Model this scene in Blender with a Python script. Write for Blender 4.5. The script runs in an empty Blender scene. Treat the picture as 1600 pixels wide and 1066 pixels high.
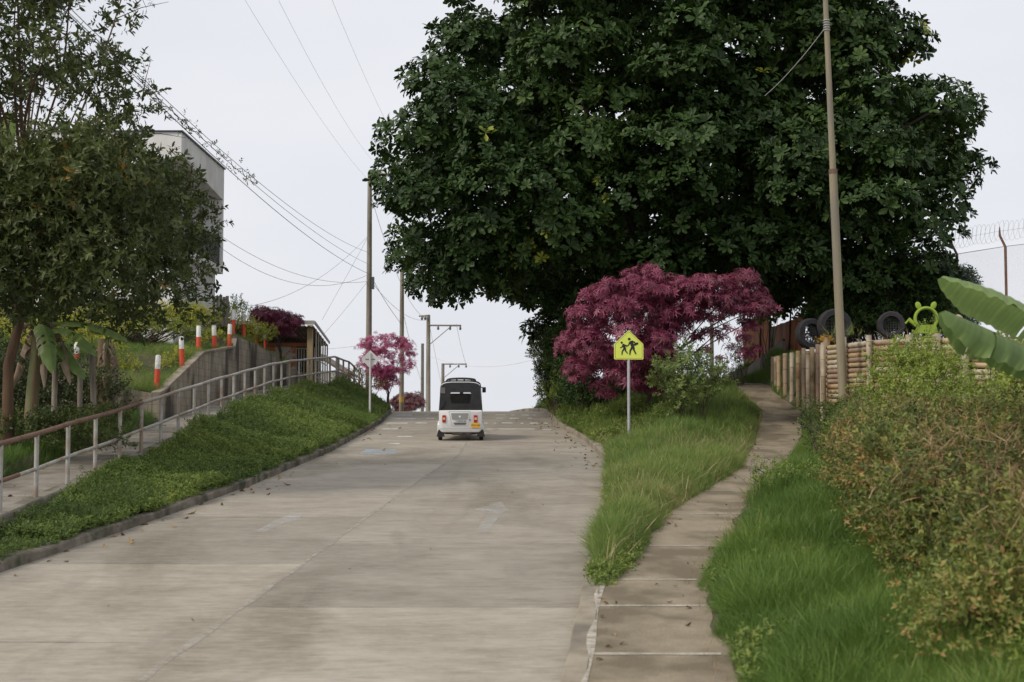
import bpy, bmesh, math, random
import numpy as np
from mathutils import Vector, Matrix

S = bpy.context.scene
COL = S.collection
rnd = random.Random(7)
RNG = np.random.default_rng(11)
PI = math.pi

# ------------------------------------------------------------------ camera, sky, sun, exposure
FPX, CAM_Z, PITCH = 2222.0, 2.93, math.atan(0.0572)
cam = bpy.data.cameras.new('camera')
cam.sensor_width = 36.0
cam.lens = 36.0 * FPX / 1600.0
cam.clip_end = 6000
cam.clip_start = 0.1
cam.dof.use_dof = True
cam.dof.focus_distance = 37.0
cam.dof.aperture_fstop = 2.2
co = bpy.data.objects.new('camera', cam)
COL.objects.link(co)
co.location = (0, 0, CAM_Z)
co.rotation_euler = (PI / 2 + PITCH, 0, 0)
S.camera = co

SUN_EL, SUN_AZ = math.radians(42), math.radians(-122)     # azimuth from +Y towards +X
w = bpy.data.worlds.new('World')
S.world = w
w.use_nodes = True
nt = w.node_tree
nt.nodes.clear()
sky = nt.nodes.new('ShaderNodeTexSky')
sky.sky_type = 'NISHITA'
sky.sun_disc = False
sky.sun_elevation = SUN_EL
sky.sun_rotation = SUN_AZ
sky.air_density = 1.0
sky.dust_density = 3.0
tc = nt.nodes.new('ShaderNodeTexCoord')
nz = nt.nodes.new('ShaderNodeTexNoise')
nz.inputs['Scale'].default_value = 2.2
nz.inputs['Detail'].default_value = 4
mp = nt.nodes.new('ShaderNodeMapping')
mp.inputs['Scale'].default_value = (1, 1, 3)
nt.links.new(tc.outputs['Generated'], mp.inputs['Vector'])
nt.links.new(mp.outputs['Vector'], nz.inputs['Vector'])
cr = nt.nodes.new('ShaderNodeValToRGB')
cr.color_ramp.elements[0].position = 0.3
cr.color_ramp.elements[1].position = 0.75
cr.color_ramp.elements[0].color = (6.75, 6.95, 7.45, 1)
cr.color_ramp.elements[1].color = (7.95, 8.0, 8.35, 1)
nt.links.new(nz.outputs['Fac'], cr.inputs['Fac'])
mx = nt.nodes.new('ShaderNodeMixRGB')
mx.inputs['Fac'].default_value = 0.93
nt.links.new(sky.outputs['Color'], mx.inputs['Color1'])
nt.links.new(cr.outputs['Color'], mx.inputs['Color2'])
bg = nt.nodes.new('ShaderNodeBackground')
bg.inputs['Strength'].default_value = 0.081
nt.links.new(mx.outputs['Color'], bg.inputs['Color'])
wo = nt.nodes.new('ShaderNodeOutputWorld')
nt.links.new(bg.outputs['Background'], wo.inputs['Surface'])

sl = bpy.data.lights.new('sun', 'SUN')
sl.energy = 1.5
sl.angle = math.radians(14)
sl.color = (1.0, 0.92, 0.80)
so = bpy.data.objects.new('sun', sl)
COL.objects.link(so)
sd = Vector((math.sin(SUN_AZ) * math.cos(SUN_EL), math.cos(SUN_AZ) * math.cos(SUN_EL), math.sin(SUN_EL)))
so.rotation_euler = sd.to_track_quat('Z', 'Y').to_euler()
so.location = (0, 0, 40)

S.view_settings.view_transform = 'Standard'
S.view_settings.look = 'None'
S.view_settings.exposure = 0.5
S.view_settings.gamma = 1.0
S.cycles.max_bounces = 5
S.cycles.diffuse_bounces = 3
S.cycles.transparent_max_bounces = 12

# ------------------------------------------------------------------ pixel <-> place
CP, SP = math.cos(PITCH), math.sin(PITCH)

def ray(px, py):
    x, up = (px - 800.0) / FPX, (533.0 - py) / FPX
    Y, Z = CP - SP * up, SP + CP * up
    return x / Y, Z / Y

def at(px, py, Y):
    x, z = ray(px, py)
    return Vector((x * Y, Y, CAM_Z + z * Y))

# ------------------------------------------------------------------ terrain
def ip(*kv):
    ys = np.array(kv[0::2], float)
    vs = np.array(kv[1::2], float)
    return lambda Y: np.interp(Y, ys, vs)

_zk_y = np.concatenate([np.arange(-30, 47, 1.0), np.arange(47, 72.5, .5)])
_zk = np.where(_zk_y < 47, .064 * _zk_y, .064 * _zk_y - .0028 * (_zk_y - 47) ** 2)
_i72 = _zk[-1]
ZR = ip(*np.ravel(np.column_stack([np.concatenate([_zk_y, [90, 130, 400, 1200, 3500]]),
                                   np.concatenate([_zk, [_i72 - 2.2, _i72 - 7, _i72 - 30, _i72 - 70, _i72 - 100]])])))
RL = ip(-30, -10.6, 0, -8.0, 12, -6.8, 17.3, -6.22, 21.9, -5.58, 27.2, -4.95, 34.8, -4.40, 45.5, -4.18, 52, -4.4, 58, -5.0, 72, -7.5, 3500, -9)
RR = ip(-30, -3, 0, -.65, 11.9, .43, 16.6, .86, 25, 1.55, 32, 2.12, 38, 1.95, 43.4, 1.45, 53, 1.2, 58, .8, 72, -1.5, 3500, -3)
LPR = ip(-30, -11.2, 0, -9.0, 12, -7.6, 17.5, -7.0, 46, -7.0, 52, -6.4, 60, -6.2, 72, -8.6, 3500, -10)
LPL = ip(-30, -12.6, 0, -10.4, 12, -9.0, 17.5, -8.4, 46, -8.4, 52, -7.9, 60, -7.7, 72, -10.2, 3500, -11.5)
ZLP = ip(-30, -1.8, 0, .15, 10, .85, 19.8, 1.63, 26, 2.18, 34, 2.95, 42, 3.65, 52, 4.33, 56, 4.3, 60, 3.9, 66, 2.9, 72, 1.9, 90, 0, 130, -5, 400, -28, 1200, -68, 3500, -98)
_PL = ip(-30, -3, 0, -.5, 11.9, .6, 15.0, .9, 16.2, 1.05, 19, 1.75, 22.3, 2.5, 29, 4.65, 36, 6.15, 42, 7.4, 45, 7.25, 47, 7.2, 52, 6.6, 58, 5.4, 72, 3.5, 3500, 3)
PL = lambda Y: np.maximum(_PL(Y), RR(Y) + .20)
PR = ip(-30, -.9, 0, .7, 11.9, 1.82, 16.2, 2.14, 19, 2.88, 22.3, 3.58, 25, 4.25, 29, 5.45, 36, 7.3, 42, 8.5, 45, 8.35, 47, 8.45, 52, 7.9, 58, 6.7, 72, 4.8, 3500, 4.3)
def ZP(Y):
    a = ip(25, 1.73, 29, 2.0, 36, 2.44, 42, 3.3, 47, 4.2, 52, 4.4, 56, 4.2, 60, 3.7, 66, 2.7, 72, 1.8, 90, -.1, 130, -5, 400, -28, 1200, -68, 3500, -98)(Y)
    return np.where(np.asarray(Y) < 25, .064 * np.asarray(Y) + .13, a)
ZW = ip(-30, -1.8, 16, 1.16, 20, 1.5, 28, 2.1, 36, 2.75, 40, 3.35, 44, 3.9, 48, 4.2, 53, 4.2, 57, 3.7, 62, 2.8, 66, 2.4, 72, 1.6, 90, -.3, 130, -5.2, 400, -28, 1200, -68, 3500, -98)
BW = ip(-30, 5, 0, 7, 12, 9, 20, 11.5, 26.3, 13.5, 27.4, 12.2, 28.5, 10.4, 30, 9.3, 33, 8.75, 37.5, 8.5, 42, 8.72, 45, 8.62, 47, 8.75, 52, 9.0, 58, 8.5, 72, 7, 3500, 7)
ZB = ip(-30, -1.6, 0, .7, 12, 1.5, 20, 2.4, 30, 3.5, 37, 3.5, 42, 3.6, 45, 4.15, 50, 4.6, 57, 4.3, 62, 3.4, 66, 2.6, 72, 1.8, 90, -.2, 130, -5, 400, -28, 1200, -68, 3500, -98)
ZT = ip(-30, -1.3, 0, 1.3, 12, 2.2, 20, 3.0, 26.3, 3.9, 27.5, 4.55, 30, 4.72, 33, 4.86, 37, 4.95, 45, 4.95, 50, 5.2, 57, 4.9, 62, 3.7, 66, 2.8, 72, 1.9, 90, -.1, 130, -5, 400, -28, 1200, -68, 3500, -98)
ZWT = ip(-30, -1.7, 0, .25, 34.58, 3.05, 34.62, 3.58, 39.3, 4.80, 43.7, 5.20, 44.1, 5.60, 47, 5.5, 51, 5.0, 55, 4.6, 60, 3.9, 66, 2.9, 72, 1.9, 90, 0, 130, -5, 400, -28, 1200, -68, 3500, -98)
ZT1 = ip(-30, -1.3, 0, .5, 20, 2.0, 34.58, 3.3, 34.62, 4.9, 38, 5.3, 42, 5.7, 47, 6.3, 52, 6.1, 57, 5.2, 62, 3.6, 66, 2.9, 72, 1.9, 90, 0, 130, -5, 400, -28, 1200, -68, 3500, -98)

def breaks(Y):
    Y = np.asarray(Y, float)
    zr, lpr, lpl, zlp = ZR(Y), LPR(Y), LPL(Y), ZLP(Y)
    rl, rr, pl, pr, zp, bw = RL(Y), RR(Y), PL(Y), PR(Y), ZP(Y), BW(Y)
    o = lambda v: np.zeros_like(Y) + v
    k = np.minimum((pl - rr) / .6, 1) * .12
    xs = [o(-150), o(-16), lpl - .20, lpl - .16, lpl, lpr, lpr + .25, rl - .16, rl - .02, rl, rr, rr + .02, rr + .16,
          (rr + pl) / 2, pl, pr, np.minimum(pr + 1.2, (pr + bw) / 2), bw, bw + .10, bw + 8, o(150)]
    zs = [ZT1(Y) + .2, ZT1(Y), ZWT(Y), zlp - .03, zlp, zlp, zlp - .12, zr + .10, zr + .08, zr - .01, zr - .01, zr + .08, zr + .11,
          np.where(Y < 17, zr + .12, ZW(Y)), zp - .006, zp - .006, zp + .13, ZB(Y), ZT(Y), ZT(Y) + .1, ZT(Y)]
    t = np.clip((24.5 - Y) / 4.5, 0, 1)
    xs[6] = lpr + .06 + .19 * (1 - t)
    zs[6] = (zlp - .12) * (1 - t) + (zr + .13) * t
    return np.stack(xs, -1), np.stack(zs, -1)

def H(X, Y):
    X, Y = np.broadcast_arrays(np.asarray(X, float), np.asarray(Y, float))
    bx, bz = breaks(Y)
    out = bz[..., 0].copy()
    for i in range(bx.shape[-1] - 1):
        x0, x1 = bx[..., i], bx[..., i + 1]
        m = (X >= x0) & (X <= x1)
        t = (X - x0) / np.maximum(x1 - x0, 1e-6)
        out = np.where(m, bz[..., i] * (1 - t) + bz[..., i + 1] * t, out)
    return out

def h(x, y):
    return float(H(x, y))

def gnd(px, py):
    x, z = ray(px, py)
    Y = np.linspace(8, 62, 2700)
    d = CAM_Z + z * Y - H(x * Y, Y)
    i = np.argmax(d < 0)
    y = float(Y[i])
    return Vector((x * y, y, h(x * y, y)))

# ------------------------------------------------------------------ materials
def mat(name, c1, c2=None, scale=5.0, rough=.8, bump=0.0, metal=0.0, detail=6, c3=None, scale3=1.2, stretch=None, spec=None, bscale=None, ramp=(.35, .65)):
    m = bpy.data.materials.new(name)
    m.use_nodes = True
    t = m.node_tree
    b = t.nodes['Principled BSDF']
    b.inputs['Roughness'].default_value = rough
    b.inputs['Metallic'].default_value = metal
    if spec is not None:
        b.inputs['Specular IOR Level'].default_value = spec
    b.inputs['Base Color'].default_value = (*c1, 1)
    if c2 is None and not bump:
        return m
    tc = t.nodes.new('ShaderNodeTexCoord')
    vec = tc.outputs['Object']
    if stretch:
        mp = t.nodes.new('ShaderNodeMapping')
        mp.inputs['Scale'].default_value = stretch
        t.links.new(vec, mp.inputs['Vector'])
        vec = mp.outputs['Vector']
    n = t.nodes.new('ShaderNodeTexNoise')
    n.inputs['Scale'].default_value = scale
    n.inputs['Detail'].default_value = detail
    n.inputs['Roughness'].default_value = .65
    t.links.new(vec, n.inputs['Vector'])
    if c2 is not None:
        r = t.nodes.new('ShaderNodeValToRGB')
        r.color_ramp.elements[0].position = ramp[0]
        r.color_ramp.elements[1].position = ramp[1]
        r.color_ramp.elements[0].color = (*c1, 1)
        r.color_ramp.elements[1].color = (*c2, 1)
        t.links.new(n.outputs['Fac'], r.inputs['Fac'])
        out = r.outputs['Color']
        if c3 is not None:
            n3 = t.nodes.new('ShaderNodeTexNoise')
            n3.inputs['Scale'].default_value = scale3
            n3.inputs['Detail'].default_value = 5
            t.links.new(vec, n3.inputs['Vector'])
            r3 = t.nodes.new('ShaderNodeValToRGB')
            r3.color_ramp.elements[0].position = .48
            r3.color_ramp.elements[1].position = .62
            t.links.new(n3.outputs['Fac'], r3.inputs['Fac'])
            mxx = t.nodes.new('ShaderNodeMixRGB')
            t.links.new(r3.outputs['Color'], mxx.inputs['Fac'])
            t.links.new(out, mxx.inputs['Color1'])
            mxx.inputs['Color2'].default_value = (*c3, 1)
            out = mxx.outputs['Color']
        t.links.new(out, b.inputs['Base Color'])
    if bump:
        nb = n
        if bscale:
            nb = t.nodes.new('ShaderNodeTexNoise')
            nb.inputs['Scale'].default_value = bscale
            nb.inputs['Detail'].default_value = 5
            t.links.new(vec, nb.inputs['Vector'])
        bm_ = t.nodes.new('ShaderNodeBump')
        bm_.inputs['Strength'].default_value = bump
        bm_.inputs['Distance'].default_value = .03
        t.links.new(nb.outputs['Fac'], bm_.inputs['Height'])
        t.links.new(bm_.outputs['Normal'], b.inputs['Normal'])
    return m

def leafmat(name, stops, rough=.5, trans=.25, spec=.4):
    """stops: [(tint, colour)] read from the per-leaf attribute 'tint'."""
    m = bpy.data.materials.new(name)
    m.use_nodes = True
    t = m.node_tree
    b = t.nodes['Principled BSDF']
    b.inputs['Roughness'].default_value = rough
    b.inputs['Specular IOR Level'].default_value = spec
    a = t.nodes.new('ShaderNodeAttribute')
    a.attribute_name = 'tint'
    r = t.nodes.new('ShaderNodeValToRGB')
    els = r.color_ramp.elements
    while len(els) < len(stops):
        els.new(.5)
    for e, (p, c) in zip(els, stops):
        e.position = p
        e.color = (*c, 1)
    t.links.new(a.outputs['Fac'], r.inputs['Fac'])
    t.links.new(r.outputs['Color'], b.inputs['Base Color'])
    if trans > 0:
        tr = t.nodes.new('ShaderNodeBsdfTranslucent')
        t.links.new(r.outputs['Color'], tr.inputs['Color'])
        ms = t.nodes.new('ShaderNodeMixShader')
        ms.inputs['Fac'].default_value = trans
        t.links.new(b.outputs['BSDF'], ms.inputs[1])
        t.links.new(tr.outputs['BSDF'], ms.inputs[2])
        t.links.new(ms.outputs['Shader'], t.nodes['Material Output'].inputs['Surface'])
    return m

def paintmat(name, col, cover=.5, scale=6.0, soft=.12, rough=.8):
    """worn road paint: bare patches let the concrete below show."""
    m = bpy.data.materials.new(name)
    m.use_nodes = True
    t = m.node_tree
    b = t.nodes['Principled BSDF']
    b.inputs['Base Color'].default_value = (*col, 1)
    b.inputs['Roughness'].default_value = rough
    tc = t.nodes.new('ShaderNodeTexCoord')
    n = t.nodes.new('ShaderNodeTexNoise')
    n.inputs['Scale'].default_value = scale
    n.inputs['Detail'].default_value = 8
    n.inputs['Roughness'].default_value = .7
    t.links.new(tc.outputs['Object'], n.inputs['Vector'])
    r = t.nodes.new('ShaderNodeValToRGB')
    r.color_ramp.elements[0].position = 1 - cover - soft
    r.color_ramp.elements[1].position = 1 - cover + soft
    r.color_ramp.elements[1].color = (.8, .8, .8, 1)
    t.links.new(n.outputs['Fac'], r.inputs['Fac'])
    t.links.new(r.outputs['Color'], b.inputs['Alpha'])
    return m

# ------------------------------------------------------------------ mesh helpers
def link(o, parent=None):
    COL.objects.link(o)
    if parent is not None:
        o.parent = parent
    return o

def tag(o, label=None, cat=None, group=None, kind=None):
    if label: o['label'] = label
    if cat: o['category'] = cat
    if group: o['group'] = group
    if kind: o['kind'] = kind
    return o

def thing(name, label, cat, loc=(0, 0, 0), rz=0.0, group=None, rot=None):
    o = bpy.data.objects.new(name, None)
    o.empty_display_size = .2
    o.location = loc
    o.rotation_euler = rot if rot else (0, 0, rz)
    link(o)
    return tag(o, label, cat, group)

class MB:
    def __init__(s):
        s.v, s.f, s.mi = [], [], []
    def add(s, vs, fs, mi=0):
        k = len(s.v)
        s.v += [tuple(v) for v in vs]
        s.f += [tuple(i + k for i in f) for f in fs]
        s.mi += [mi] * len(fs)
        return s
    def box(s, c, d, M=None, mi=0, taper=1.0):
        c = Vector(c)
        vs = []
        for z in (-.5, .5):
            t = taper if z > 0 else 1
            for x, y in ((-.5, -.5), (.5, -.5), (.5, .5), (-.5, .5)):
                p = Vector((x * d[0] * t, y * d[1] * t, z * d[2]))
                vs.append(c + (M @ p if M else p))
        return s.add(vs, [(3, 2, 1, 0), (4, 5, 6, 7), (0, 1, 5, 4), (1, 2, 6, 5), (2, 3, 7, 6), (3, 0, 4, 7)], mi)
    def tube(s, path, radii, seg=8, mi=0, cap=True):
        path = [Vector(p) for p in path]
        n = len(path)
        if not hasattr(radii, '__len__'):
            radii = [radii] * n
        vs, fs = [], []
        ref = None
        for i, p in enumerate(path):
            d = (path[min(i + 1, n - 1)] - path[max(i - 1, 0)]).normalized()
            if ref is None:
                ref = Vector((1, 0, 0)) if abs(d.x) < .8 else Vector((0, 1, 0))
            u = (ref - d * ref.dot(d)).normalized()
            ref = u
            v = d.cross(u)
            for k in range(seg):
                a = 2 * PI * k / seg
                vs.append(p + (u * math.cos(a) + v * math.sin(a)) * radii[i])
        for i in range(n - 1):
            for k in range(seg):
                k2 = (k + 1) % seg
                fs.append((i * seg + k, i * seg + k2, (i + 1) * seg + k2, (i + 1) * seg + k))
        if cap:
            fs.append(tuple(range(seg - 1, -1, -1)))
            fs.append(tuple((n - 1) * seg + k for k in range(seg)))
        return s.add(vs, fs, mi)
    def prism(s, poly, d0, d1, fn, mi=0):
        """poly: 2-D outline; fn(u, v, d) -> point; extruded between depth d0 and d1."""
        n = len(poly)
        vs = [fn(u, v, d0) for u, v in poly] + [fn(u, v, d1) for u, v in poly]
        fs = [tuple(range(n - 1, -1, -1)), tuple(range(n, 2 * n))]
        fs += [(i, (i + 1) % n, n + (i + 1) % n, n + i) for i in range(n)]
        return s.add(vs, fs, mi)
    def loft(s, rings, mi=0, cap=True, closed=True):
        n = len(rings[0])
        vs = [p for r in rings for p in r]
        fs = []
        for i in range(len(rings) - 1):
            for k in range(n if closed else n - 1):
                k2 = (k + 1) % n
                fs.append((i * n + k, i * n + k2, (i + 1) * n + k2, (i + 1) * n + k))
        if cap:
            fs.append(tuple(range(n - 1, -1, -1)))
            fs.append(tuple((len(rings) - 1) * n + k for k in range(n)))
        return s.add(vs, fs, mi)
    def build(s, name, mats, parent=None, smooth=False, bevel=0.0):
        me = bpy.data.meshes.new(name)
        me.from_pydata(s.v, [], s.f)
        if not isinstance(mats, (list, tuple)):
            mats = [mats]
        for m in mats:
            me.materials.append(m)
        if len(mats) > 1:
            me.polygons.foreach_set('material_index', s.mi)
        b = bmesh.new()
        b.from_mesh(me)
        bmesh.ops.recalc_face_normals(b, faces=b.faces)
        b.to_mesh(me)
        b.free()
        if smooth:
            me.polygons.foreach_set('use_smooth', [True] * len(me.polygons))
            try:
                me.set_sharp_from_angle(angle=math.radians(40))
            except Exception:
                pass
        me.update()
        o = bpy.data.objects.new(name, me)
        link(o, parent)
        if bevel:
            md = o.modifiers.new('bevel', 'BEVEL')
            md.width = bevel
            md.segments = 2
            md.limit_method = 'ANGLE'
        return o

def mesh_np(name, V, T, tint, m, parent=None, smooth=False):
    """V (N,3) points, T (M,3) triangles, tint (N,)."""
    me = bpy.data.meshes.new(name)
    V = np.ascontiguousarray(V, np.float32)
    T = np.ascontiguousarray(T, np.int32)
    me.vertices.add(len(V))
    me.vertices.foreach_set('co', V.ravel())
    me.loops.add(T.size)
    me.loops.foreach_set('vertex_index', T.ravel())
    me.polygons.add(len(T))
    me.polygons.foreach_set('loop_start', np.arange(0, T.size, 3, dtype=np.int32))
    a = me.attributes.new('tint', 'FLOAT', 'POINT')
    a.data.foreach_set('value', np.ascontiguousarray(np.clip(tint, 0, 1), np.float32))
    me.polygons.foreach_set('use_smooth', np.full(len(T), smooth))
    me.materials.append(m)
    me.update(calc_edges=True)
    o = bpy.data.objects.new(name, me)
    return link(o, parent)

def grid_sheet(name, Ys, cols, m, parent=None, smooth=True):
    """cols: list of (X array, Z array) per column over Ys."""
    X = np.stack([c[0] for c in cols], 1)
    Z = np.stack([c[1] for c in cols], 1)
    n, k = X.shape
    V = np.stack([X, np.repeat(np.asarray(Ys)[:, None], k, 1), Z], -1).reshape(-1, 3)
    idx = np.arange(n * k).reshape(n, k)
    a, b, c, d = idx[:-1, :-1].ravel(), idx[:-1, 1:].ravel(), idx[1:, 1:].ravel(), idx[1:, :-1].ravel()
    T = np.concatenate([np.stack([a, b, c], 1), np.stack([a, c, d], 1)])
    return mesh_np(name, V, T, np.zeros(len(V)), m, parent, smooth)

# ---- foliage templates: (verts, tris, leaf tint offset per vert); +Z is the cluster's axis
def unit(v):
    return v / np.maximum(np.linalg.norm(v, axis=-1, keepdims=True), 1e-9)

def leaf(wd=.35, fold=.05, droop=.15, obov=False):
    a, b = (.45, .78) if obov else (.3, .62)
    wa, wb = (.36, .5) if obov else (.46, .42)
    V = np.array([[0, 0, 0], [-wa * wd, a, fold], [0, a, -.02], [wa * wd, a, fold],
                  [-wb * wd, b, fold - droop * .4], [0, b, -.02 - droop * .4], [wb * wd, b, fold - droop * .4], [0, 1, -droop]])
    T = np.array([[0, 2, 1], [0, 3, 2], [1, 2, 5], [1, 5, 4], [2, 3, 6], [2, 6, 5], [4, 5, 7], [5, 6, 7]])
    return V, T

def leaf_lo(wd=.4, fold=.06, droop=.15):
    V = np.array([[0, 0, 0], [-.5 * wd, .5, fold], [0, .52, -.02], [.5 * wd, .5, fold], [0, 1, -droop]])
    T = np.array([[0, 2, 1], [0, 3, 2], [1, 2, 4], [2, 3, 4]])
    return V, T

def leaf_ob(wd=.4, fold=.06, droop=.15):
    V = np.array([[0, 0, 0], [-.5 * wd, .66, fold - droop * .3], [0, .6, -.02 - droop * .2], [.5 * wd, .66, fold - droop * .3], [-.22 * wd, .93, -droop * .8], [.22 * wd, .93, -droop * .8]])
    T = np.array([[0, 2, 1], [0, 3, 2], [1, 2, 4], [2, 5, 4], [2, 3, 5]])
    return V, T

def star_leaf(n=7, droop=.35, wd=.2):
    V, T = [[0, 0, 0]], []
    for i in range(n):
        a = (i - (n - 1) / 2) * math.radians(46)
        L = 1 - .13 * abs(i - (n - 1) / 2)
        d = np.array([math.sin(a), math.cos(a), 0])
        s = np.array([math.cos(a), -math.sin(a), 0])
        k = len(V)
        V += [list(d * L * .45 - s * wd * .5 * L + [0, 0, -.04]), list(d * L * .45 + s * wd * .5 * L + [0, 0, -.04]), list(d * L + [0, 0, -droop * L])]
        T += [[0, k + 1, k], [k, k + 1, k + 2]]
    return np.array(V), np.array(T)

def place(base, dirs, nrms, scales, poss, jit=.06, seed=0):
    r = np.random.default_rng(seed)
    V, T, J = [], [], []
    k = 0
    for d, n, s, p in zip(dirs, nrms, scales, poss):
        d = np.array(d, float); d /= np.linalg.norm(d)
        n = np.array(n, float); n = n - d * n.dot(d); n /= max(np.linalg.norm(n), 1e-6)
        x = np.cross(d, n)
        v = base[0] * s @ np.stack([x, d, n]) + np.array(p)
        V.append(v); T.append(base[1] + k); J.append(np.full(len(v), r.normal(0, jit)))
        k += len(v)
    return np.concatenate(V), np.concatenate(T), np.concatenate(J)

def rosette(base, n, tilt, seed):
    r = np.random.default_rng(seed)
    D, N, Sc, P = [], [], [], []
    for i in range(n):
        a = 2 * PI * i / n + r.normal(0, .2)
        t = tilt + r.normal(0, .22)
        D.append([math.cos(a) * math.sin(t), math.sin(a) * math.sin(t), math.cos(t)])
        N.append([-math.cos(a) * math.cos(t), -math.sin(a) * math.cos(t), math.sin(t)])
        Sc.append(r.uniform(.75, 1.1)); P.append([0, 0, r.uniform(-.12, .12)])
    return place(base, D, N, Sc, P, seed=seed)

def sprig(base, n, seed, length=1.6, leafs=.6, open_=1.0):
    r = np.random.default_rng(seed)
    D, N, Sc, P = [], [], [], []
    for i in range(n):
        z = (i + .5) / n * length
        a = i * 2.4 + r.normal(0, .4)
        t = open_ * (1.15 - .7 * i / n) + r.normal(0, .2)
        D.append([math.cos(a) * math.sin(t), math.sin(a) * math.sin(t), math.cos(t)])
        N.append([-math.cos(a) * math.cos(t) + r.normal(0, .3), -math.sin(a) * math.cos(t) + r.normal(0, .3), math.sin(t) + .2])
        Sc.append(leafs * r.uniform(.7, 1.15)); P.append([0, 0, z])
    return place(base, D, N, Sc, P, seed=seed)

def blade(lean, seed, w=.03, segs=3):
    V, T = [], []
    for i in range(segs):
        f = i / segs
        y, z = lean * f * f, f * (1 - .25 * lean * f)
        V += [[-w * (1 - f * .6), y, z], [w * (1 - f * .6), y, z]]
    V.append([0, lean, 1 - .25 * lean])
    for i in range(segs - 1):
        k = 2 * i
        T += [[k, k + 1, k + 3], [k, k + 3, k + 2]]
    k = 2 * (segs - 1)
    T.append([k, k + 1, k + 2])
    return np.array(V, float), np.array(T), np.zeros(len(V))

def tuft(n, seed, spread=.12):
    r = np.random.default_rng(seed)
    V, T, J = [], [], []
    k = 0
    for i in range(n):
        v, t, _ = blade(r.uniform(.15, .9), seed, w=r.uniform(.006, .0105))
        a = r.uniform(0, 2 * PI)
        R = np.array([[math.cos(a), math.sin(a), 0], [-math.sin(a), math.cos(a), 0], [0, 0, 1]])
        v = v * r.uniform(.55, 1.1) @ R + np.array([r.normal(0, spread), r.normal(0, spread), 0])
        V.append(v); T.append(t + k); J.append(np.full(len(v), r.normal(0, .07)))
        k += len(v)
    return np.concatenate(V), np.concatenate(T), np.concatenate(J)

def scatter(name, tmpls, P, AX, Sz, tint, m, parent=None, rng=RNG, smooth=False):
    P = np.asarray(P, float); AX = unit(np.asarray(AX, float)); n = len(P)
    which = rng.integers(0, len(tmpls), n)
    roll = rng.uniform(0, 2 * PI, n)
    ref = np.where(np.abs(AX[:, 2:3]) < .9, [[0, 0, 1.0]], [[1.0, 0, 0]])
    u = unit(np.cross(ref, AX)); v = np.cross(AX, u)
    c, s = np.cos(roll)[:, None], np.sin(roll)[:, None]
    X, Yv = u * c + v * s, -u * s + v * c
    M = np.stack([X, Yv, AX], 1) * np.asarray(Sz, float)[:, None, None]
    Vs, Ts, Cs, off = [], [], [], 0
    for k, (tv, tt, tj) in enumerate(tmpls):
        ids = np.nonzero(which == k)[0]
        if not len(ids):
            continue
        vv = np.einsum('vk,nkj->nvj', tv, M[ids]) + P[ids][:, None, :]
        tf = tt[None] + (np.arange(len(ids)) * len(tv))[:, None, None] + off
        Vs.append(vv.reshape(-1, 3)); Ts.append(tf.reshape(-1, 3))
        Cs.append((np.asarray(tint)[ids][:, None] + tj[None]).ravel())
        off += vv.shape[0] * vv.shape[1]
    return mesh_np(name, np.concatenate(Vs), np.concatenate(Ts), np.concatenate(Cs), m, parent, smooth)

def wob(P, f, seed):
    r = np.random.default_rng(seed)
    o = np.zeros(len(P))
    for i in range(7):
        k = r.normal(0, f, P.shape[1]); o += np.sin(P @ k + r.uniform(0, 6.28))
    return o / 7 ** .5          # about unit variance

def blob_points(blobs, dens, rng, flat=.75, low=-.6, shell=.35):
    """points on lumpy blob surfaces: blobs (k,4) x y z r."""
    Ps, Ns = [], []
    for x, y, z, r in blobs:
        n = max(3, int(dens * r * r))
        d = unit(rng.normal(size=(n * 2, 3)))
        d = d[(d[:, 2] > low)][:n]
        rad = r * (1 - shell * rng.random(len(d)) ** 1.6)[:, None]
        Ps.append(np.array([x, y, z]) + d * rad * [1, 1, flat]); Ns.append(d)
    return np.concatenate(Ps), np.concatenate(Ns)

def poly_dist(poly, q):
    """signed distance (positive inside) of points q (n,2) to polygon."""
    p = np.asarray(poly, float); a, b = p, np.roll(p, -1, 0)
    inside = np.zeros(len(q), bool); dm = np.full(len(q), 1e9)
    for (x0, y0), (x1, y1) in zip(a, b):
        c = ((y0 > q[:, 1]) != (y1 > q[:, 1])) & (q[:, 0] < (x1 - x0) * (q[:, 1] - y0) / (y1 - y0 + 1e-12) + x0)
        inside ^= c
        e = np.array([x1 - x0, y1 - y0]); t = np.clip(((q - [x0, y0]) @ e) / (e @ e + 1e-9), 0, 1)
        dm = np.minimum(dm, np.linalg.norm(q - ([x0, y0] + t[:, None] * e), axis=1))
    return np.where(inside, dm, -dm)

def crown_blobs(poly, Yc, ry, n, r0, r1, seed, edge=.8, D=None):
    """blobs filling a crown whose silhouette is about poly: real depth ry either side of Yc."""
    rng = np.random.default_rng(seed)
    p = np.asarray(poly, float)
    lo, hi = p.min(0), p.max(0)
    out = []
    ppm = FPX / Yc
    D = D or .45 * min(hi - lo)
    while len(out) < n:
        q = rng.uniform(lo, hi, (400, 2)); d = poly_dist(poly, q)
        for (x, y), dd in zip(q, d):
            r = rng.uniform(r0, r1)
            if dd < r * ppm * edge:
                continue
            t = min(1, dd / D)
            half = ry * math.sqrt(max(0, 1 - (1 - t) ** 2))
            s = rng.choice([-1, -1, 1]) * (rng.random() ** .45)
            Y = Yc + s * half
            k = at(x, y, Yc); 
            out.append([k.x, Y, k.z, r])
            if len(out) >= n:
                break
    return np.array(out)

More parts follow.
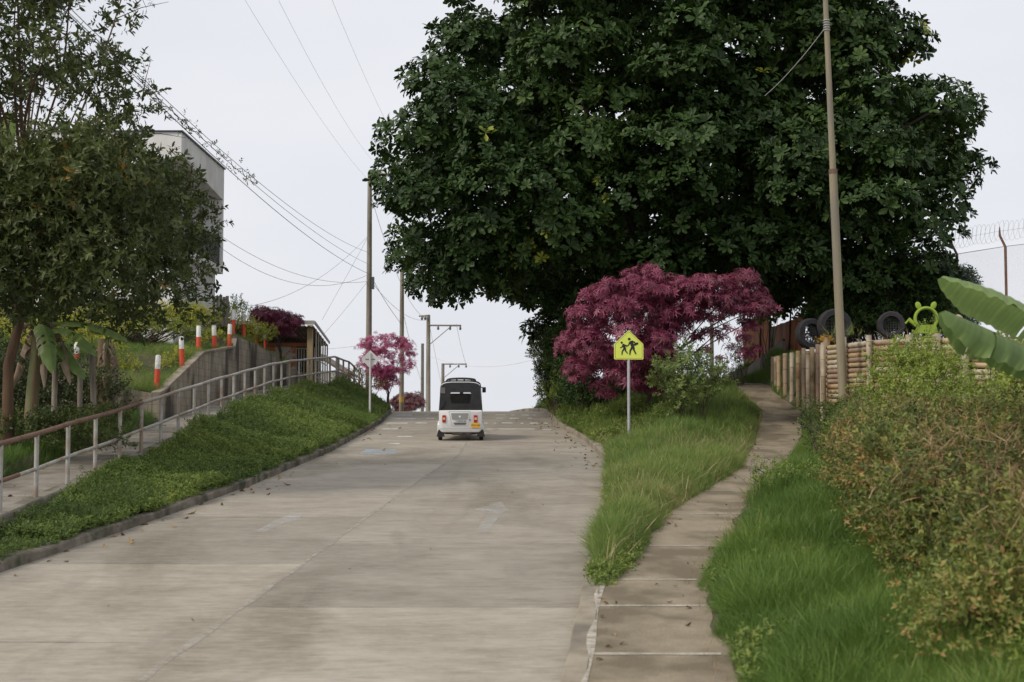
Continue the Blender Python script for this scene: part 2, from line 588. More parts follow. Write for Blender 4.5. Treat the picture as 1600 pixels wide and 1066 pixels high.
def limbs(mb, base, top, r0, targets, rng, r1=.03, seg=7, wiggle=.12):
    """trunk from base to top, then tapering limbs to target points."""
    base, top = Vector(base), Vector(top)
    pts = []
    for i in range(7):
        f = i / 6
        pts.append(base.lerp(top, f) + Vector((rng.normal(0, wiggle * r0 * 2), rng.normal(0, wiggle * r0 * 2), 0)) * (f > 0))
    mb.tube(pts, [r0 * (1.25 if i == 0 else 1 - .09 * i) for i in range(7)], 10)
    for t in targets:
        t = Vector(t); f = rng.uniform(.5, 1.0)
        s = base.lerp(top, f); L = (t - s).length
        mid = s.lerp(t, .5) + Vector((rng.normal(0, .08 * L), rng.normal(0, .08 * L), .10 * L + rng.normal(0, .05 * L)))
        path = []
        for i in range(7):
            u = i / 6
            path.append(s * (1 - u) ** 2 + mid * 2 * u * (1 - u) + t * u * u)
        ra = r0 * rng.uniform(.18, .34)
        mb.tube(path, [ra + (r1 - ra) * (i / 6) for i in range(7)], seg)
    return mb

# ------------------------------------------------------------------ setting: ground, road, paths
M_soil = mat('soil', (.055, .05, .03), (.06, .075, .025), 1.6, .95, .6, c3=(.11, .085, .055), scale3=.9, bscale=14)
M_kerb = mat('kerb_concrete', (.23, .20, .16), (.10, .085, .06), 3.0, .9, .5, c3=(.05, .055, .03), scale3=1.6, bscale=20)
M_conc = mat('pale_concrete', (.33, .285, .215), (.22, .185, .135), 3.0, .9, .3, c3=(.15, .13, .10), scale3=.9, bscale=25)
M_mossy = mat('mossy_concrete', (.26, .235, .19), (.15, .13, .10), 1.7, .92, .35, c3=(.075, .07, .045), scale3=1.1, bscale=25)

def road_material():
    m = bpy.data.materials.new('worn_concrete')
    m.use_nodes = True
    t = m.node_tree
    b = t.nodes['Principled BSDF']
    b.inputs['Roughness'].default_value = .82
    b.inputs['Specular IOR Level'].default_value = .3
    g = t.nodes.new('ShaderNodeNewGeometry')
    def noise(sc, det, st=(1, 1, 1), ro=.65, dist=0.0):
        mp = t.nodes.new('ShaderNodeMapping'); mp.inputs['Scale'].default_value = st
        t.links.new(g.outputs['Position'], mp.inputs['Vector'])
        n = t.nodes.new('ShaderNodeTexNoise')
        n.inputs['Scale'].default_value = sc; n.inputs['Detail'].default_value = det
        n.inputs['Roughness'].default_value = ro; n.inputs['Distortion'].default_value = dist
        t.links.new(mp.outputs['Vector'], n.inputs['Vector'])
        return n.outputs['Fac']
    def ramp(fac, p0, p1, c0, c1):
        r = t.nodes.new('ShaderNodeValToRGB')
        r.color_ramp.elements[0].position = p0; r.color_ramp.elements[1].position = p1
        r.color_ramp.elements[0].color = (*c0, 1); r.color_ramp.elements[1].color = (*c1, 1)
        t.links.new(fac, r.inputs['Fac'])
        return r.outputs['Color']
    def mix(f, a, c2, k=None):
        x = t.nodes.new('ShaderNodeMixRGB')
        t.links.new(f, x.inputs['Fac']); t.links.new(a, x.inputs['Color1'])
        if isinstance(c2, tuple): x.inputs['Color2'].default_value = (*c2, 1)
        else: t.links.new(c2, x.inputs['Color2'])
        return x.outputs['Color']
    base = ramp(noise(.9, 12, (.75, 1.15, 1), .76), .34, .68, (.245, .213, .166), (.405, .365, .30))
    # laitance worn through in cross-road streaks
    st = ramp(noise(2.2, 12, (.42, 1.7, 1), .8, .3), .50, .64, (0, 0, 0), (.72, .72, .72))
    c = mix(st, base, (.21, .183, .14))
    pt = ramp(noise(.33, 6, (1, .6, 1), .6, .5), .52, .66, (0, 0, 0), (.8, .8, .8))
    c = mix(pt, c, (.175, .148, .105))
    wt = ramp(noise(3.2, 12, (.55, 1.9, 1), .82), .57, .70, (0, 0, 0), (.55, .55, .55))
    c = mix(wt, c, (.45, .42, .365))
    oil = ramp(noise(.8, 5, (1.6, .35, 1), .6, .6), .60, .72, (0, 0, 0), (.35, .35, .35))
    c = mix(oil, c, (.13, .115, .09))
    fg = ramp(noise(9, 10, (.4, 1.6, 1), .8), .44, .60, (0, 0, 0), (.45, .45, .45))
    c = mix(fg, c, (.40, .37, .315))
    fd = ramp(noise(6, 10, (.35, 1.9, 1), .8), .53, .64, (0, 0, 0), (.5, .5, .5))
    c = mix(fd, c, (.17, .148, .113))
    sp = ramp(noise(34, 4), .62, .78, (0, 0, 0), (.45, .45, .45))
    c = mix(sp, c, (.11, .095, .075))
    def mth(op, a, b_=None, c_=None):
        n = t.nodes.new('ShaderNodeMath'); n.operation = op
        for i, v in enumerate((a, b_, c_)):
            if v is None: continue
            if isinstance(v, (int, float)): n.inputs[i].default_value = v
            else: t.links.new(v, n.inputs[i])
        return n.outputs[0]
    sx = t.nodes.new('ShaderNodeSeparateXYZ'); t.links.new(g.outputs['Position'], sx.inputs['Vector'])
    lane = mth('GREATER_THAN', mth('MULTIPLY_ADD', sx.outputs['Y'], -.08, sx.outputs['X']), -4.07)
    idx = mth('MULTIPLY_ADD', lane, 17.0, mth('FLOOR', mth('DIVIDE', mth('MULTIPLY_ADD', lane, -1.7, sx.outputs['Y']), 4.5)))
    wn = t.nodes.new('ShaderNodeTexWhiteNoise'); wn.noise_dimensions = '1D'; t.links.new(idx, wn.inputs['W'])
    hv = t.nodes.new('ShaderNodeHueSaturation'); t.links.new(c, hv.inputs['Color'])
    t.links.new(mth('MULTIPLY_ADD', wn.outputs['Value'], .26, .86), hv.inputs['Value'])
    t.links.new(hv.outputs['Color'], b.inputs['Base Color'])
    bp = t.nodes.new('ShaderNodeBump'); bp.inputs['Strength'].default_value = .35; bp.inputs['Distance'].default_value = .01
    t.links.new(noise(18, 8, (1, 1.8, 1)), bp.inputs['Height'])
    t.links.new(bp.outputs['Normal'], b.inputs['Normal'])
    return m

M_road = road_material()
YS = np.unique(np.concatenate([np.arange(-20, 72.1, .5), [34.58, 34.62, 44.1], np.array([76, 82, 90, 105, 130, 180, 260, 400, 800, 1200, 2200, 3500])]))
bx, bz = breaks(YS)
cols = []
for i in range(bx.shape[1] - 1):
    ns = 1 if i in (2, 7, 8, 10, 11, 16 + 1) else 5
    for j in range(ns):
        f = j / ns
        cols.append((bx[:, i] * (1 - f) + bx[:, i + 1] * f, bz[:, i] * (1 - f) + bz[:, i + 1] * f))
cols.append((bx[:, -1], bz[:, -1]))
tag(grid_sheet('ground', YS, cols, M_soil), kind='structure')

YR = np.arange(-15, 110, .5)
rc = []
for j in range(13):
    f = j / 12
    rc.append((RL(YR) * (1 - f) + RR(YR) * f, ZR(YR)))
tag(grid_sheet('road', YR, rc, M_road), kind='structure')

def strip(name, Y, prof, m, parent=None):
    """prof: list of (X(Y), Z(Y)) arrays tracing an open profile, swept along Y."""
    return grid_sheet(name, Y, prof, m, parent, smooth=False)

YK = np.arange(-10, 64, .4)
kz = .135 + .012 * np.sin(YK * 1.9) + .01 * np.sin(YK * 5.3)
kx = .012 * np.sin(YK * 3.1)
tag(strip('kerb', YK, [(RL(YK) - .17, ZR(YK) - .05), (RL(YK) - .165, ZR(YK) + kz), (RL(YK) - .015 + kx, ZR(YK) + kz - .008), (RL(YK) + .004 + kx, ZR(YK) + kz - .03), (RL(YK) + .01, ZR(YK) - .03)], M_kerb), kind='structure')
kz = .136 + .006 * np.sin(YK * 1.3)
tag(strip('kerb', YK, [(RR(YK) - .01, ZR(YK) - .03), (RR(YK) - .004 + kx * .5, ZR(YK) + kz - .02), (RR(YK) + .012 + kx * .5, ZR(YK) + kz), (np.minimum(RR(YK) + .19, PL(YK) - .005), ZR(YK) + kz), (np.minimum(RR(YK) + .193, PL(YK) - .003), ZR(YK) - .05)], M_conc), kind='structure')

YP = np.arange(-10, 64, .4)
M_path = mat('path_concrete', (.295, .245, .172), (.205, .168, .113), 2.2, .9, .4, c3=(.15, .12, .075), scale3=1.3, bscale=30, stretch=(1, .8, 1))
edge = .05 * np.sin(YP * 1.7) + .04 * np.sin(YP * 4.1)
tag(grid_sheet('footpath', YP, [(PL(YP) * (1 - f) + (PR(YP) + edge) * f, ZP(YP)) for f in (0, .25, .5, .75, 1)], M_path), kind='structure')
wy = np.arange(-10, 66, .4)
M_walk = mat('walkway_concrete', (.30, .27, .225), (.20, .175, .14), 1.5, .9, .35, c3=(.125, .105, .08), scale3=.9, bscale=30)
tag(grid_sheet('walkway', wy, [(LPL(wy) - .02, ZLP(wy) - .3), (LPL(wy) - .015, ZLP(wy) + .006)] + [(LPL(wy) * (1 - f) + (LPR(wy) - .2) * f, ZLP(wy) + .006) for f in (.02, .25, .5, .75, 1)], M_walk, smooth=False), kind='structure')
tag(strip('walkway_edge', wy, [(LPR(wy) - .205, ZLP(wy) - .02), (LPR(wy) - .20, ZLP(wy) + .055), (LPR(wy) + .0, ZLP(wy) + .055), (LPR(wy) + .02, ZLP(wy) + .03), (LPR(wy) + .04, ZLP(wy) - .75)], M_mossy), kind='structure')

# joints and worn paint on the road and the paths: sheets a few mm proud
def quad_strip(mb, pts_a, pts_b):
    n = len(pts_a)
    return mb.add(list(pts_a) + list(pts_b), [(i, i + 1, n + i + 1, n + i) for i in range(n - 1)])

def road_pt(x, y, up=.004):
    return Vector((x, y, float(ZR(y)) + up))

M_joint = paintmat('joint_grout', (.40, .36, .30), .56, 5, .15)
M_jdark = paintmat('joint_dark', (.17, .145, .11), .48, 3, .18)
mb = MB()
ys = np.arange(-10, 60, .5)
cx = ip(-10, -4.6, 12.4, -3.08, 26.8, -1.93, 34, -1.25, 45, -1.1, 60, -1.7)
quad_strip(mb, [road_pt(float(cx(y)) - .035 - .02 * math.sin(y * 2), y) for y in ys], [road_pt(float(cx(y)) + .035 + .015 * math.sin(y * 3.3), y) for y in ys])
tag(mb.build('road_joint', M_joint), kind='structure')
mb = MB()
for k, y in enumerate([9.0, 13.5, 18.0, 22.5, 27.0, 31.5, 36, 40.5, 45]):
    a, b = float(RL(y)), float(cx(y)) - .06
    xs = np.linspace(a, b, 14)
    quad_strip(mb, [road_pt(x, y - .011 + .02 * math.sin(x * 2)) for x in xs], [road_pt(x, y + .011 + .02 * math.sin(x * 2.3)) for x in xs])
    y2 = y + 1.7
    xs = np.linspace(float(cx(y2)) + .06, float(RR(y2)), 14)
    quad_strip(mb, [road_pt(x, y2 - .009) for x in xs], [road_pt(x, y2 + .009) for x in xs])
tag(mb.build('road_seam', M_jdark), kind='structure')

M_paint = paintmat('worn_white_paint', (.80, .80, .78), .62, 3, .16)
M_faint = paintmat('ghost_white_paint', (.52, .51, .48), .46, 2.2, .22)
M_blue = paintmat('ghost_blue_paint', (.42, .50, .58), .50, 2.5, .2)
def flat(name, polys, m, z=.005):
    mb = MB()
    for p in polys:
        vs = [road_pt(x, y, z) for x, y in p]
        mb.add(vs, [tuple(range(len(vs)))])
    return tag(mb.build(name, m), kind='structure')
def gp(px, py):
    p = gnd(px, py); return (p.x, p.y)
flat('road_arrow', [[gp(744, 833), gp(762, 833), gp(787, 801), gp(796, 801), gp(783, 785), gp(738, 799), gp(764, 801)]], M_faint)
flat('road_arrow', [[gp(398, 833), gp(415, 833), gp(448, 818), gp(472, 813), gp(466, 812), gp(475, 805), gp(458, 804), gp(432, 814)]], M_faint)
flat('road_patch', [[gp(560, 711), gp(618, 711), gp(622, 703), gp(572, 703)]], M_blue)
bars = []
r2 = random.Random(5)
for Yb, segs, dd in [(49.9, [(-4.1, -3.5), (-3.1, -2.9), (-.6, -.2), (-.05, .12), (.3, .62), (.7, .85)], .5),
                     (47.6, [(-4.0, -3.2), (-2.9, -2.6), (-.55, -.3), (-.1, .25), (.5, .7)], .45),
                     (45.2, [(-4.0, -3.3), (-3.1, -2.7), (-.95, -.75), (-.6, -.5), (-.35, .05), (.25, .38), (.55, .85), (1.0, 1.15)], .45),
                     (42.4, [(-3.9, -3.4), (-.8, .7), (.9, 1.2)], .3), (39.4, [(-3.2, -2.75)], .25), (37.0, [(-3.2, -2.9)], .3)]:
    for a, b in segs:
        j = r2.uniform(-.12, .12)
        bars.append([(a, Yb + j), (b, Yb + j), (b - .05, Yb + j + dd), (a + .05, Yb + j + dd)])
flat('crossing_marking', bars, M_paint)

M_pj = paintmat('path_joint_lime', (.60, .55, .46), .58, 7, .2)
mb = MB()
for py in (624, 652, 665, 679, 709, 737, 768, 804, 854, 907, 948, 1024, 1100):
    pxc = float(np.interp(py, [600, 640, 690, 790, 910, 1066], [1180, 1222, 1203, 1095, 1010, 1010]))
    y = gnd(pxc, min(py, 1066)).y - (1.6 if py > 1066 else 0)
    a, b = float(PL(y)), float(PR(y)) - .05
    xs = np.linspace(a, b, 8)
    d = [.045 + .016 * math.sin(x * 9 + py) for x in xs]
    quad_strip(mb, [Vector((x, y - k, float(ZP(y)) + .005)) for x, k in zip(xs, d)], [Vector((x, y + k + .015, float(ZP(y)) + .005)) for x, k in zip(xs, d)])
yl = np.arange(5, 16.8, .3)
quad_strip(mb, [Vector((float(PL(y)) - .03 - .03 * math.sin(y * 3), y, float(ZP(y)) + .012)) for y in yl], [Vector((float(PL(y)) + .02 + .012 * math.sin(y * 2.1), y, float(ZP(y)) + .009)) for y in yl])
tag(mb.build('footpath_joint', M_pj), kind='structure')
mb = MB()
for k in range(26):
    y = 14 + k * 1.55
    a, b = float(LPL(y)) + .03, float(LPR(y)) - .22
    mb.add([Vector((a, y - .02, float(ZLP(y)) + .0095)), Vector((b, y - .02, float(ZLP(y)) + .0095)), Vector((b, y + .02, float(ZLP(y + .04)) + .0095)), Vector((a, y + .02, float(ZLP(y + .04)) + .0095))], [(0, 1, 2, 3)])
tag(mb.build('walkway_joint', M_pj), kind='structure')

# ------------------------------------------------------------------ block retaining wall on the left
def block_wall_mat():
    m = mat('stained_block', (.40, .345, .265), (.25, .21, .155), 2.0, .92, .3, c3=(.07, .058, .042), scale3=1.1, stretch=(1.4, 1.4, .45))
    t = m.node_tree
    b = t.nodes['Principled BSDF']
    src = b.inputs['Base Color'].links[0].from_socket
    g = t.nodes.new('ShaderNodeNewGeometry')
    sx = t.nodes.new('ShaderNodeSeparateXYZ'); t.links.new(g.outputs['Position'], sx.inputs['Vector'])
    ad = t.nodes.new('ShaderNodeMath'); ad.operation = 'ADD'
    t.links.new(sx.outputs['X'], ad.inputs[0]); t.links.new(sx.outputs['Y'], ad.inputs[1])
    cb = t.nodes.new('ShaderNodeCombineXYZ')
    t.links.new(ad.outputs[0], cb.inputs['X']); t.links.new(sx.outputs['Z'], cb.inputs['Y'])
    br = t.nodes.new('ShaderNodeTexBrick')
    br.inputs['Scale'].default_value = 1.0
    br.inputs['Brick Width'].default_value = .42; br.inputs['Row Height'].default_value = .21
    br.inputs['Mortar Size'].default_value = .012
    br.inputs['Color1'].default_value = (1, 1, 1, 1); br.inputs['Color2'].default_value = (.86, .86, .86, 1); br.inputs['Mortar'].default_value = (.72, .7, .68, 1)
    t.links.new(cb.outputs['Vector'], br.inputs['Vector'])
    x = t.nodes.new('ShaderNodeMixRGB'); x.blend_type = 'MULTIPLY'; x.inputs['Fac'].default_value = 1
    t.links.new(src, x.inputs['Color1']); t.links.new(br.outputs['Color'], x.inputs['Color2'])
    t.links.new(x.outputs['Color'], b.inputs['Base Color'])
    return m
M_block = block_wall_mat()
bw = thing('retaining_wall', 'stained grey block retaining wall beside the railed walkway', 'wall', (0, 0, 0))
yw = np.unique(np.concatenate([np.arange(34.45, 55.2, .5), [39.3, 43.7, 44.1]]))
xo = LPL(yw) - .145
zt = ZWT(np.maximum(yw, 34.63)) + .02
rings = [[(x, y, float(ZLP(y)) - .4), (x, y, z), (x - .17, y, z), (x - .17, y, float(ZLP(y)) - .4)] for x, y, z in zip(xo, yw, zt)]
MB().loft(rings).build('side_wall', M_block, bw)
xs = np.linspace(float(LPL(34.5)) - .32, -16.0, 16)
rings = [[(x, 34.44, 2.6), (x, 34.44, float(H(x, 34.66)) + .02), (x, 34.60, float(H(x, 34.66)) + .02), (x, 34.60, 2.6)] for x in xs]
MB().loft(rings).build('front_wall', M_block, bw)
yc = yw[yw < 44]
rings = [[(x + .03, y, z + .003), (x + .03, y, z + .06), (x - .20, y, z + .06), (x - .20, y, z + .003)] for x, y, z in zip(xo, yc, zt)]
MB().loft(rings).build('coping', M_conc, bw)

# ------------------------------------------------------------------ handrail along the walkway
M_rust = mat('rusty_pipe', (.125, .062, .042), (.21, .125, .09), 6, .75, .15, c3=(.17, .10, .07), scale3=3.5)
M_galv = mat('weathered_pipe', (.44, .43, .40), (.33, .30, .26), 5, .55, .1, metal=.15, c3=(.29, .22, .165), scale3=2.2)
rail = thing('handrail', 'rusty pipe handrail on many posts along the walkway', 'railing', (0, 0, 0))
def rp(y, hh):
    return Vector((float(LPR(y)) - .10, y, float(ZLP(y)) + .05 + hh))
ry = np.arange(13.8, 64, 1.5)
for k, y in enumerate(ry):
    y = float(y)
    fat = .075 if abs(y - 52.8) < .6 else .036
    MB().tube([rp(y, -.08), rp(y, .94)], fat * 1.0, 10).build('post', M_galv, rail, True)
def railpath(a, b, hh, st=.75):
    return [rp(float(y), hh + .006 * math.sin(y * 1.7)) for y in np.arange(a, b + .01, st)]
MB().tube(railpath(12.3, 27.3, .95), .038, 10).build('top_rail', M_rust, rail, True)
MB().tube(railpath(27.3, 64, .95), .036, 10).build('top_rail', M_galv, rail, True)
MB().tube(railpath(12.3, 20.6, .43), .031, 10).build('middle_rail', M_rust, rail, True)
MB().tube(railpath(20.6, 64, .43), .03, 10).build('middle_rail', M_galv, rail, True)

# ------------------------------------------------------------------ red and white bollards on the terrace
def bollard_mat():
    m = bpy.data.materials.new('red_white_paint')
    m.use_nodes = True
    t = m.node_tree; b = t.nodes['Principled BSDF']; b.inputs['Roughness'].default_value = .6
    tc = t.nodes.new('ShaderNodeTexCoord'); s = t.nodes.new('ShaderNodeSeparateXYZ'); t.links.new(tc.outputs['Object'], s.inputs['Vector'])
    n = t.nodes.new('ShaderNodeTexNoise'); n.inputs['Scale'].default_value = 9; n.inputs['Detail'].default_value = 6; t.links.new(tc.outputs['Object'], n.inputs['Vector'])
    a = t.nodes.new('ShaderNodeMath'); a.operation = 'MULTIPLY_ADD'; a.inputs[1].default_value = .03
    t.links.new(n.outputs['Fac'], a.inputs[0]); t.links.new(s.outputs['Z'], a.inputs[2])
    g = t.nodes.new('ShaderNodeMath'); g.operation = 'GREATER_THAN'; g.inputs[1].default_value = .505
    t.links.new(a.outputs[0], g.inputs[0])
    rd = t.nodes.new('ShaderNodeValToRGB'); rd.color_ramp.elements[0].color = (.55, .06, .025, 1); rd.color_ramp.elements[1].color = (.72, .105, .04, 1)
    wh = t.nodes.new('ShaderNodeValToRGB'); wh.color_ramp.elements[0].color = (.48, .46, .43, 1); wh.color_ramp.elements[1].color = (.78, .77, .74, 1)
    wh.color_ramp.elements[0].position = .3; wh.color_ramp.elements[1].position = .5
    t.links.new(n.outputs['Fac'], rd.inputs['Fac']); t.links.new(n.outputs['Fac'], wh.inputs['Fac'])
    x = t.nodes.new('ShaderNodeMixRGB'); t.links.new(g.outputs[0], x.inputs['Fac']); t.links.new(rd.outputs['Color'], x.inputs['Color1']); t.links.new(wh.outputs['Color'], x.inputs['Color2'])
    t.links.new(x.outputs['Color'], b.inputs['Base Color'])
    return m
M_boll = bollard_mat()
def bollard_mesh():
    mb = MB(); rings = []
    for z, r in ((-.25, .068), (.55, .067), (.80, .066), (.825, .058), (.832, .03)):
        rings.append([(r * math.cos(2 * PI * k / 14), r * math.sin(2 * PI * k / 14), z) for k in range(14)])
    return mb.loft(rings)
b0 = None
for px, py, Y, ht, lab in [
        (244.5, 608, 35.1, .82, 'red and white bollard on the lowest corner of the block wall'),
        (284.5, 573, 37.6, .78, 'red and white bollard second up the sloping wall coping'),
        (310, 552, 40.0, .76, 'red and white bollard at the top of the sloping coping'),
        (335.5, 547, 42.2, .72, 'thin red and white bollard before yellow shrub on the flat coping'),
        (358, 545, 43.4, .74, 'red and white bollard against the step up in the block wall'),
        (363.5, 523, 44.9, .78, 'red and white bollard standing highest above the wall step'),
        (380.7, 529, 47.5, .80, 'red and white bollard among yellow leaves under the red canopy'),
        (415.5, 551, 52.5, .88, 'red and white bollard farthest along, next to the brick shop'),
        (401, 545, 51.0, .9, 'half hidden white topped bollard behind the yellow shrub'),
        (118, 579, 36.0, .70, 'red and white bollard alone behind the weathered fence posts')]:
    p = at(px, py, Y)
    if b0 is None:
        b0 = bollard_mesh().build('bollard', M_boll, None, True); o = b0
    else:
        o = b0.copy(); link(o)
    o.location = (p.x, p.y, p.z - .01)
    o.scale = (1, 1, ht / .8)
    o.rotation_euler = (rnd.uniform(-.05, .05), rnd.uniform(-.05, .05), rnd.uniform(0, 6))
    tag(o, lab, 'bollard', 'red and white bollards along the terrace')

# weathered fence posts by the walkway
M_post = mat('weathered_wood', (.30, .265, .21), (.17, .14, .105), 4, .9, .5, stretch=(3, 3, .35), c3=(.10, .08, .055), scale3=1.2, bscale=9)
for px, py0, py1, Y, r, lean, lab in [(83, 576, 686, 27.5, .057, .01, 'squat grey fence post nearest the walkway rail'),
                                      (125, 580, 668, 29.5, .055, -.01, 'short brown fence post between two paler posts'),
                                      (150, 542, 668, 29.0, .060, -.05, 'tall pale leaning fence post under the tree'),
                                      (179, 568, 650, 32.0, .048, .0, 'thin fence post next to the dry banana stump')]:
    b = at(px, py1, Y); tpt = at(px, py0, Y)
    g = h(b.x, b.y); L = tpt.z - g + .3
    rings = []
    for i in range(7):
        f = i / 6; rr = r * (1.06 - .12 * f)
        rings.append([(rr * (1 + .1 * math.sin(3 * a + i)) * math.cos(a) + lean * f * L, rr * (1 + .08 * math.cos(2 * a + i)) * math.sin(a), f * L - .3) for a in [2 * PI * k / 10 for k in range(10)]])
    o = MB().loft(rings).build('fence_post', M_post, None, True)
    o.location = (b.x, b.y, g)
    tag(o, lab, 'post', 'old fence posts beside the walkway')

# ------------------------------------------------------------------ signs
M_signY = mat('sign_yellow', (.74, .82, .12), (.70, .78, .12), 3, .45)
M_black = mat('black_paint', (.012, .012, .014), None, rough=.5)
M_white = mat('white_paint', (.74, .74, .73), (.60, .59, .56), 3, .5, ramp=(.4, .8))
M_steel = mat('galvanised_steel', (.52, .53, .55), (.42, .42, .43), 4, .45, metal=.3)
M_rim = mat('sign_edge', (.36, .30, .10), None, rough=.5)
sg = at(983, 700, 36.0)
sgz = h(sg.x, 36.0)
SC = .745 / 46.0          # metres per pixel on the sign
sign = thing('school_sign', 'lime yellow school crossing sign with two walking figures on a white post', 'road sign', (sg.x, 36.0, sgz))
ztop = at(983, 516, 36.0).z - sgz
MB().tube([(0, .03, -.2), (0, .03, ztop - .2)], .038, 12).build('post', M_steel, sign, True)
fnY = lambda u, v, d: Vector((u, d, ztop + v))
def rounded(poly, r=.03, n=3):
    out = []
    m_ = len(poly)
    for i in range(m_):
        p0, p1, p2 = Vector(poly[i - 1]), Vector(poly[i]), Vector(poly[(i + 1) % m_])
        a = p1 + (p0 - p1).normalized() * r; b = p1 + (p2 - p1).normalized() * r
        for k in range(n + 1):
            t = k / n
            out.append(tuple(a * (1 - t) ** 2 + p1 * 2 * t * (1 - t) + b * t * t))
    return out
pent = [(0, 0), (.372, -.355), (.372, -.745), (-.372, -.745), (-.372, -.355)]
MB().prism(rounded(pent), -.012, -.009 + .006, fnY).build('panel', M_signY, sign)
def inset(k):
    return [(x * k, -.43 + (y + .43) * k) for x, y in pent]
mb = MB()
a, b = rounded(inset(.93)), rounded(inset(.90))
n = len(a)
mb.add([fnY(u, v, -.0145) for u, v in a] + [fnY(u, v, -.0145) for u, v in b], [(i, (i + 1) % n, n + (i + 1) % n, n + i) for i in range(n)])
mb.build('border_line', M_rim, sign)
def cap2(p, q, r0, r1, n=7):
    p, q = Vector(p), Vector(q)
    a = math.atan2(q.y - p.y, q.x - p.x)
    out = [(p.x + r0 * math.cos(a + PI / 2 + PI * k / n), p.y + r0 * math.sin(a + PI / 2 + PI * k / n)) for k in range(n + 1)]
    out += [(q.x + r1 * math.cos(a - PI / 2 + PI * k / n), q.y + r1 * math.sin(a - PI / 2 + PI * k / n)) for k in range(n + 1)]
    return out
# pictogram coordinates: zoom pixels of the panel (x 295..975, y 258..940) to metres
pz = lambda x, y: ((x - 636) / 685 * .745, -(y - 258) / 685 * .745)
Z_ = .745 / 685
def figure(name, strokes):
    mb = MB()
    for i, (p, q, r0, r1) in enumerate(strokes):
        d = -.0155 - .0006 * i
        mb.prism(cap2(pz(*p), pz(*q), r0 * Z_, r1 * Z_), -.0125, d, fnY)
    return mb.build(name, M_black, sign)
figure('pictogram', [((648, 468), (649, 468), 34, 34), ((700, 545), (730, 650), 42, 34), ((660, 545), (640, 600), 18, 14), ((640, 600), (590, 640), 14, 12),
                     ((720, 520), (775, 545), 20, 16), ((775, 545), (800, 600), 16, 14), ((770, 600), (835, 570), 24, 26),
                     ((715, 660), (670, 740), 26, 18), ((670, 740), (662, 825), 18, 14), ((745, 655), (755, 720), 26, 20), ((755, 720), (800, 810), 18, 14)])
figure('pictogram', [((473, 550), (474, 550), 27, 27), ((515, 605), (545, 690), 30, 30), ((505, 600), (480, 655), 15, 12), ((480, 655), (440, 672), 12, 10),
                     ((550, 610), (600, 630), 16, 12), ((525, 700), (485, 755), 20, 14), ((485, 755), (478, 825), 14, 12), ((550, 700), (570, 755), 20, 14), ((570, 755), (605, 798), 14, 12)])

wg = at(578, 628, 46.0)
wz = h(wg.x, 46.0)
ws = thing('diamond_sign', 'white diamond road sign seen from behind on a thin white post', 'road sign', (wg.x, 46.0, wz))
zt_ = at(578, 547, 46.0).z - wz
MB().tube([(0, 0, -.3), (0, 0, zt_ - .1)], .035, 10).build('post', M_white, ws, True)
fw = lambda u, v, d: Vector((u, d, zt_ + v))
MB().prism(rounded([(0, 0), (.30, -.30), (0, -.60), (-.30, -.30)], .04), .036, .042, fw).build('panel', M_white, ws)
M_bracket = mat('rust_red_bracket', (.22, .06, .05), (.30, .11, .09), 8, .8)
for s in (-1, 1):
    MB().box((s * .095, .03, zt_ - .30), (.12, .012, .022)).build('bracket', M_bracket, ws)

# ------------------------------------------------------------------ three-wheeled taxi
M_body = mat('white_body_paint', (.76, .76, .76), (.66, .66, .65), 2.2, .32, ramp=(.4, .9))
M_vinyl = mat('black_vinyl', (.016, .016, .018), (.030, .029, .030), 5, .48, .25, bscale=3.2)
M_rubber = mat('rubber', (.02, .02, .02), (.03, .028, .025), 8, .85)
M_grey = mat('grey_plastic', (.30, .31, .30), (.26, .27, .26), 8, .6)
M_dark = mat('dark_steel', (.035, .034, .033), None, rough=.6)
M_red = mat('red_lens', (.42, .012, .025), None, rough=.2)
M_amber = mat('amber_lens', (.75, .45, .22), None, rough=.25)
M_plate = mat('plate_yellow', (.74, .42, .03), None, rough=.45)
M_exh = mat('exhaust_steel', (.20, .16, .13), (.10, .07, .05), 7, .6, metal=.5)
M_brownseat = mat('brown_seat', (.10, .055, .035), (.06, .035, .025), 6, .7)
def glassmat(name, tint, alpha):
    m = bpy.data.materials.new(name); m.use_nodes = True
    t = m.node_tree; b = t.nodes['Principled BSDF']
    b.inputs['Base Color'].default_value = (*tint, 1); b.inputs['Roughness'].default_value = .08
    b.inputs['Alpha'].default_value = alpha
    return m
M_tint = glassmat('clear_vinyl', (.03, .03, .03), .28)
M_glass = glassmat('windscreen_glass', (.25, .28, .28), .12)
tp = gnd(719.5, 690)
TX, TY = tp.x, tp.y
taxi = thing('three_wheeled_taxi', 'white three wheeled taxi with black canopy driving up the road', 'auto rickshaw', (TX, TY, float(ZR(TY))), rot=(math.atan(.064), 0, math.radians(1.0)))
def rrect(w0, z0, z1, rb, rt=.05, w1=None, n=5):
    """rear outline: bottom width w0, top width w1, rounded bottom corners."""
    w1 = w1 or w0
    out = []
    for cx_, cz, r, a0 in ((w0 / 2 - rb, z0 + rb, rb, -90), (w1 / 2 - rt, z1 - rt, rt, 0), (-w1 / 2 + rt, z1 - rt, rt, 90), (-w0 / 2 + rb, z0 + rb, rb, 180)):
        for k in range(n + 1):
            a = math.radians(a0 + 90 * k / n)
            out.append((cx_ + r * math.cos(a), cz + r * math.sin(a)))
    return out
def ring(y, o):
    return [(x, y, z) for x, z in o]
